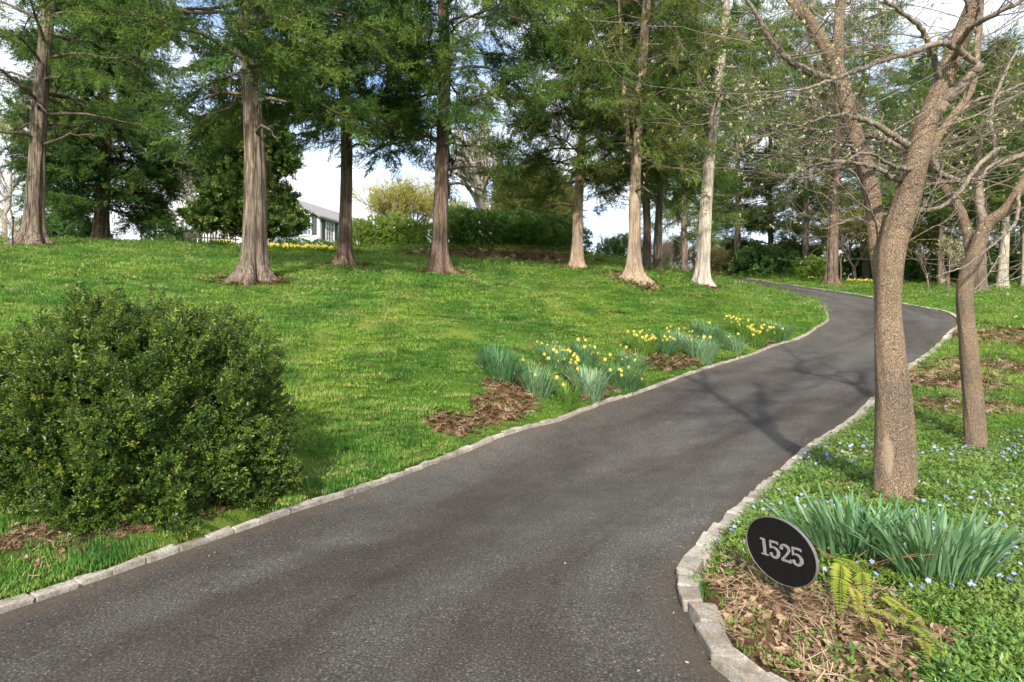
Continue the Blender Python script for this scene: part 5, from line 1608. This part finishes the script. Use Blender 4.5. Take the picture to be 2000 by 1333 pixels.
# slab serif figures drawn as outlines in sign units
def stroke(pts, ws):
    """outline of a pen stroke: centre points with half widths"""
    p = np.array(pts, float); w = np.array(ws, float)
    t = np.gradient(p, axis=0); t /= np.linalg.norm(t, axis=1, keepdims=True)
    nn = np.c_[-t[:, 1], t[:, 0]]
    return p + nn * w[:, None], p - nn * w[:, None]
def arc(cx, cy, rx, ry, a0, a1, n_):
    a = np.radians(np.linspace(a0, a1, n_))
    return np.c_[cx + rx * np.cos(a), cy + ry * np.sin(a)]
def figure_strokes(ch):
    """strokes in a box x 0..1 (width .62), y 0..1"""
    S = []
    if ch == '1':
        S.append(([(.31, 0.03), (.31, .97)], [.085, .085]))
        S.append(([(.10, .04), (.52, .04)], [.04, .04]))
        S.append(([(.12, .93), (.31, .93)], [.04, .05]))
    elif ch == '5':
        S.append(([(.10, .94), (.56, .94)], [.06, .06]))
        S.append(([(.55, 1.0), (.55, .84)], [.03, .03]))
        S.append(([(.13, .97), (.11, .52)], [.045, .045]))
        a = arc(.28, .33, .27, .29, 128, -150, 20)
        S.append((a, np.r_[np.linspace(.03, .085, 10), np.linspace(.085, .05, 10)]))
        S.append((arc(.11, .19, .05, .05, 0, 350, 10), [.04] * 10))
    elif ch == '2':
        a = np.vstack([arc(.30, .72, .23, .22, 165, -20, 14), [(.44, .50), (.28, .30), (.10, .10)]])
        S.append((a, np.r_[np.linspace(.04, .085, 10), [.08, .075, .07, .065, .06, .055, .05]]))
        S.append(([(.06, .06), (.58, .06)], [.065, .065]))
        S.append(([(.56, .02), (.57, .22)], [.04, .025]))
        S.append((arc(.12, .72, .05, .05, 0, 350, 10), [.04] * 10))
    return S
fw, fh = .315, .52
for i, ch in enumerate('1525'):
    mb = MB(); x0 = -.61 + i * fw + (0.02 if i == 0 else 0); y0 = -.25
    for li, (pts, ws) in enumerate(figure_strokes(ch)):
        a, b_ = stroke(pts, ws)
        k = len(a); off = .0065 + .0006 * li
        mp_ = lambda q, o: on(x0 + q[0] * .50, y0 + q[1] * fh, o)
        vs = [mp_(q, off) for q in a] + [mp_(q, off) for q in b_] + [mp_(q, .003) for q in a] + [mp_(q, .003) for q in b_]
        fs = [(j, j + 1, k + j + 1, k + j) for j in range(k - 1)] + [(j, j + 1, 2 * k + j + 1, 2 * k + j) for j in range(k - 1)] + [(k + j, k + j + 1, 3 * k + j + 1, 3 * k + j) for j in range(k - 1)]
        fs += [(0, k, 3 * k, 2 * k), (k - 1, 2 * k - 1, 4 * k - 1, 3 * k - 1)]
        mb.add(vs, fs)
    link('number_figure', mb.mesh('number_figure', [M['sign_grey']], False), plate)
mb = MB()
top_ = np.array(on(-.18, -.55, -.016)); bot_ = np.array(ground_at(1568, 1212) - sb) - [0, 0, .06]
mb.tube(np.array([top_, (top_ + bot_) / 2, bot_]), [.011, .011, .010], 8)
link('stake', mb.mesh('stake', [M['sign_black']]), sign)

# ------------------------------------------------------------------ house
sid, n, l = newmat('white_clapboard')
tc = n.new('ShaderNodeTexCoord')
sz = n.new('ShaderNodeSeparateXYZ'); l.new(tc.outputs['Object'], sz.inputs[0])
mt = n.new('ShaderNodeMath'); mt.operation = 'MULTIPLY'; mt.inputs[1].default_value = 7.0; l.new(sz.outputs['Z'], mt.inputs[0])
fr_ = n.new('ShaderNodeMath'); fr_.operation = 'FRACT'; l.new(mt.outputs[0], fr_.inputs[0])
bs = n.new('ShaderNodeBsdfPrincipled'); bs.inputs['Base Color'].default_value = (.80, .80, .80, 1); bs.inputs['Roughness'].default_value = .6
b = n.new('ShaderNodeBump'); b.inputs['Strength'].default_value = .6; b.inputs['Distance'].default_value = .02
l.new(fr_.outputs[0], b.inputs['Height']); l.new(b.outputs['Normal'], bs.inputs['Normal'])
o = n.new('ShaderNodeOutputMaterial'); l.new(bs.outputs[0], o.inputs['Surface'])
M['white_paint'] = plain('white_paint', (.80, .80, .79), .5)
M['roof'] = plain('roof_shingle', (.26, .25, .25), .9, var=.25, vscale=6, bump=.6, bscale=18)
M['shutter'] = plain('shutter_paint', (.075, .085, .09), .6)
M['glass'] = plain('window_glass', (.10, .13, .16), .08, .8)
M['picket'] = plain('picket_wood', (.36, .275, .175), .8, var=.2, vscale=10)

corner = Vector((-13.8, 44.0, 0))
d_side = Vector((.35, .94, 0)).normalized(); d_front = Vector((-.94, .35, 0)).normalized()
EAVE = 10.55
gz0 = h1(corner.x, corner.y)
house = thing('white_house', 'white clapboard house with grey shutters half hidden on the hilltop', 'house', Vector((corner.x, corner.y, gz0)))
def hp(a, b_, z):
    """a along the front to the left, b along the side away, z absolute"""
    q = d_front * a + d_side * b_
    return Vector((q.x, q.y, z - gz0))
def prism_wall(name, a0, a1, b0, b1, z0, z1, ridge, along, parent, mat):
    """four walls with gables; along 'b' has the ridge run along the side"""
    mb = MB()
    A = [hp(a0, b0, z0), hp(a1, b0, z0), hp(a1, b1, z0), hp(a0, b1, z0)]
    B = [hp(a0, b0, z1), hp(a1, b0, z1), hp(a1, b1, z1), hp(a0, b1, z1)]
    if along == 'b':
        g = [hp((a0 + a1) / 2, b0, ridge), hp((a0 + a1) / 2, b1, ridge)]
        mb.add(A + B + g, [(0, 1, 5, 8, 4), (1, 2, 6, 5), (2, 3, 7, 9, 6), (3, 0, 4, 7)])
    else:
        g = [hp(a0, (b0 + b1) / 2, ridge), hp(a1, (b0 + b1) / 2, ridge)]
        mb.add(A + B + g, [(0, 1, 5, 4), (1, 2, 6, 9, 5), (2, 3, 7, 6), (3, 0, 4, 8, 7)])
    return link(name, mb.mesh(name, [mat], False), parent)
def roof_slabs(a0, a1, b0, b1, z1, ridge, along, ov=.35, th=.14):
    mb = MB()
    if along == 'b':
        am_ = (a0 + a1) / 2; k = (ridge - z1) / abs(am_ - a0)
        for e in (a0, a1):
            s_ = 1 if e == a1 else -1
            ea, ez = e + s_ * ov, z1 - ov * k
            q = [hp(ea, b0 - ov, ez), hp(ea, b1 + ov, ez), hp(am_, b1 + ov, ridge), hp(am_, b0 - ov, ridge)]
            up_ = Vector((0, 0, th))
            mb.add([v_ + Vector((0, 0, .01)) for v_ in q] + [v_ + up_ for v_ in q], [(0, 1, 2, 3), (4, 5, 6, 7), (0, 1, 5, 4), (1, 2, 6, 5), (2, 3, 7, 6), (3, 0, 4, 7)])
    else:
        bm_ = (b0 + b1) / 2; k = (ridge - z1) / abs(bm_ - b0)
        for e in (b0, b1):
            s_ = 1 if e == b1 else -1
            eb, ez = e + s_ * ov, z1 - ov * k
            q = [hp(a0 - ov, eb, ez), hp(a1 + ov, eb, ez), hp(a1 + ov, bm_, ridge), hp(a0 - ov, bm_, ridge)]
            up_ = Vector((0, 0, th))
            mb.add([v_ + Vector((0, 0, .01)) for v_ in q] + [v_ + up_ for v_ in q], [(0, 1, 2, 3), (4, 5, 6, 7), (0, 1, 5, 4), (1, 2, 6, 5), (2, 3, 7, 6), (3, 0, 4, 7)])
    return link('roof', mb.mesh('roof', [M['roof']], False), house)
def hbox(mb, a, b_, z, sa, sb_, szz, mat=0):
    """box with its axes along front, side and up"""
    rot = np.array([[d_front.x, d_side.x, 0], [d_front.y, d_side.y, 0], [0, 0, 1]])
    mb.box(np.array(hp(a, b_, z)), (sa, sb_, szz), mat, rot)
def hwindow(face, pos, z0, w_, h_, off):
    """face 'side' (runs along b at a=off) or 'front' (runs along a at b=off)"""
    def bx(mb, u, z, su, sz_, dep, pr):
        if face == 'side': hbox(mb, off - pr, u, z, dep, su, sz_)
        else: hbox(mb, u, off - pr, z, su, dep, sz_)
    mb = MB()
    for u in (-w_ / 2, w_ / 2): bx(mb, pos + u, z0 + h_ / 2, .09, h_ + .18, .10, .03)
    bx(mb, pos, z0 - .045, w_ - .092, .09, .12, .03); bx(mb, pos, z0 + h_ + .045, w_ - .092, .09, .10, .03)
    wdw = link('window', mb.mesh('window', [M['white_paint']], False), house)
    mb = MB(); bx(mb, pos, z0 + h_ / 2, w_ - .1, h_, .02, .004)
    link('pane', mb.mesh('pane', [M['glass']], False), wdw)
    mb = MB()
    for u in (-w_ / 6, w_ / 6): bx(mb, pos + u, z0 + h_ / 2, .03, h_, .022, .022)
    for k in (1, 2, 3): bx(mb, pos, z0 + h_ * k / 4, w_ - .1, .05 if k == 2 else .03, .020, .024)
    link('glazing_bar', mb.mesh('glazing_bar', [M['white_paint']], False), wdw)
    for s_ in (-1, 1):
        mb = MB(); bx(mb, pos + s_ * (w_ / 2 + .27), z0 + h_ / 2, .40, h_ + .1, .05, .032)
        for k in range(9): bx(mb, pos + s_ * (w_ / 2 + .27), z0 + h_ * (k + .5) / 9, .30, .05, .03, .065)
        link('shutter', mb.mesh('shutter', [M['shutter']], False), house)
prism_wall('wall', 0, 7.0, 0, 9.5, gz0 - 2.0, EAVE, EAVE + 1.75, 'b', house, sid)
roof_slabs(0, 7.0, 0, 9.5, EAVE, EAVE + 1.75, 'b')
prism_wall('wall', 11.0, 17.5, .8, 8.0, gz0 - 2.0, EAVE + 1.5, EAVE + 2.9, 'b', house, sid)
roof_slabs(11.0, 17.5, .8, 8.0, EAVE + 1.5, EAVE + 2.9, 'b')
prism_wall('wall', 7.0, 11.0, 2.2, 7.4, gz0 - 2.0, EAVE + .2, EAVE + 1.9, 'a', house, sid)
roof_slabs(7.0, 11.0, 2.2, 7.4, EAVE + .2, EAVE + 1.9, 'a', ov=.2)
prism_wall('wall', .8, 6.2, 9.5, 15.0, gz0 - 2.0, EAVE - .45, EAVE + .95, 'b', house, sid)
roof_slabs(.8, 6.2, 9.5, 15.0, EAVE - .45, EAVE + .95, 'b', ov=.25)
zw = EAVE - 1.62
hwindow('side', 1.15, zw, .95, 1.40, 0)
hwindow('side', 6.2, zw, .95, 1.40, 0)
hwindow('front', 1.15, zw + .35, .95, 1.40, 0)
hwindow('front', 5.2, zw + .35, .95, 1.40, 0)
hwindow('front', 13.2, zw + 1.0, .95, 1.40, .8)
hwindow('front', 16.1, zw + .3, .95, 1.40, .8)

# ------------------------------------------------------------------ picket fence, picket by picket
f0, f1 = at_depth(352, 37.5), at_depth(468, 38.5)
fence = thing('picket_fence', 'weathered tan picket fence below the magnolia', 'fence', f0)
dv = (f1 - f0); dv.z = 0; Lf = dv.length; dvn = dv.normalized()
pm = MB(); pm.box((0, 0, .42), (.085, .022, .95)); pm.add([(-.0425, -.011, .895), (.0425, -.011, .895), (0, -.011, .97), (-.0425, .011, .895), (.0425, .011, .895), (0, .011, .97)], [(0, 1, 2), (5, 4, 3), (1, 4, 5, 2), (2, 5, 3, 0)])
PK = pm.mesh('picket', [M['picket']], False)
yaw = math.atan2(dvn.y, dvn.x)
for k in range(int(Lf / .16)):
    q = f0 + dvn * (.08 + k * .16)
    pk = link('picket', PK, fence); pk.location = (q.x - f0.x, q.y - f0.y, h1(q.x, q.y) - f0.z); pk.rotation_euler = (0, random.uniform(-.03, .03), yaw)
for zz in (.25, .66):
    mb = MB(); mb.box((Lf / 2, .035, zz + (h1(f1.x, f1.y) - f0.z) / 2), (Lf, .04, .08))
    rl = link('rail', mb.mesh('rail', [M['picket']], False), fence); rl.rotation_euler = (0, 0, yaw)

# ------------------------------------------------------------------ daffodil drifts near the house and over the drive
for i, (px, d, nf, lab) in enumerate([(540, 33.5, 26, 'yellow daffodil drift just right of the thick pale cedar'), (575, 34, 28, 'yellow daffodil drift in the middle below the house'),
                                      (612, 34, 30, 'dense yellow daffodil drift below the house window'), (645, 33.5, 26, 'yellow daffodil drift left of the slim brown cedar'),
                                      (690, 32, 6, 'green daffodil drift right of the slim brown cedar'), (430, 35, 14, 'sparse pale daffodil drift before the picket fence'),
                                      (1668, 40, 22, 'yellow daffodil drift just right of the big brown cedar'), (1700, 41, 24, 'yellow daffodil drift left of the forked dogwood trunk'),
                                      (1590, 43, 8, 'dark leaved daffodil drift left of the big brown cedar')]):
    yb = {540: 496, 575: 497, 612: 498, 645: 499, 690: 502, 430: 486}.get(px)
    clump(lab, ground_at(px, yb) if yb else at_depth(px, d), 150, .40, .62, int(nf * 1.5), 750 + i, 'daff_green', .022, .9, 'far daffodil drifts', 1.35)

# ------------------------------------------------------------------ small dark post on the left lawn
mb = MB()
mb.tube(np.array([[0, 0, -.1], [0, 0, .45], [.01, 0, .85]]), [.018, .018, .016], 8)
mb.box((.01, 0, .88), (.05, .05, .06))
tag(link('garden_stake', mb.mesh('garden_stake', [M['sign_black']], False), loc=ground_at(25, 488)), 'thin black stake in the grass left of the cracked cedar', 'stake')
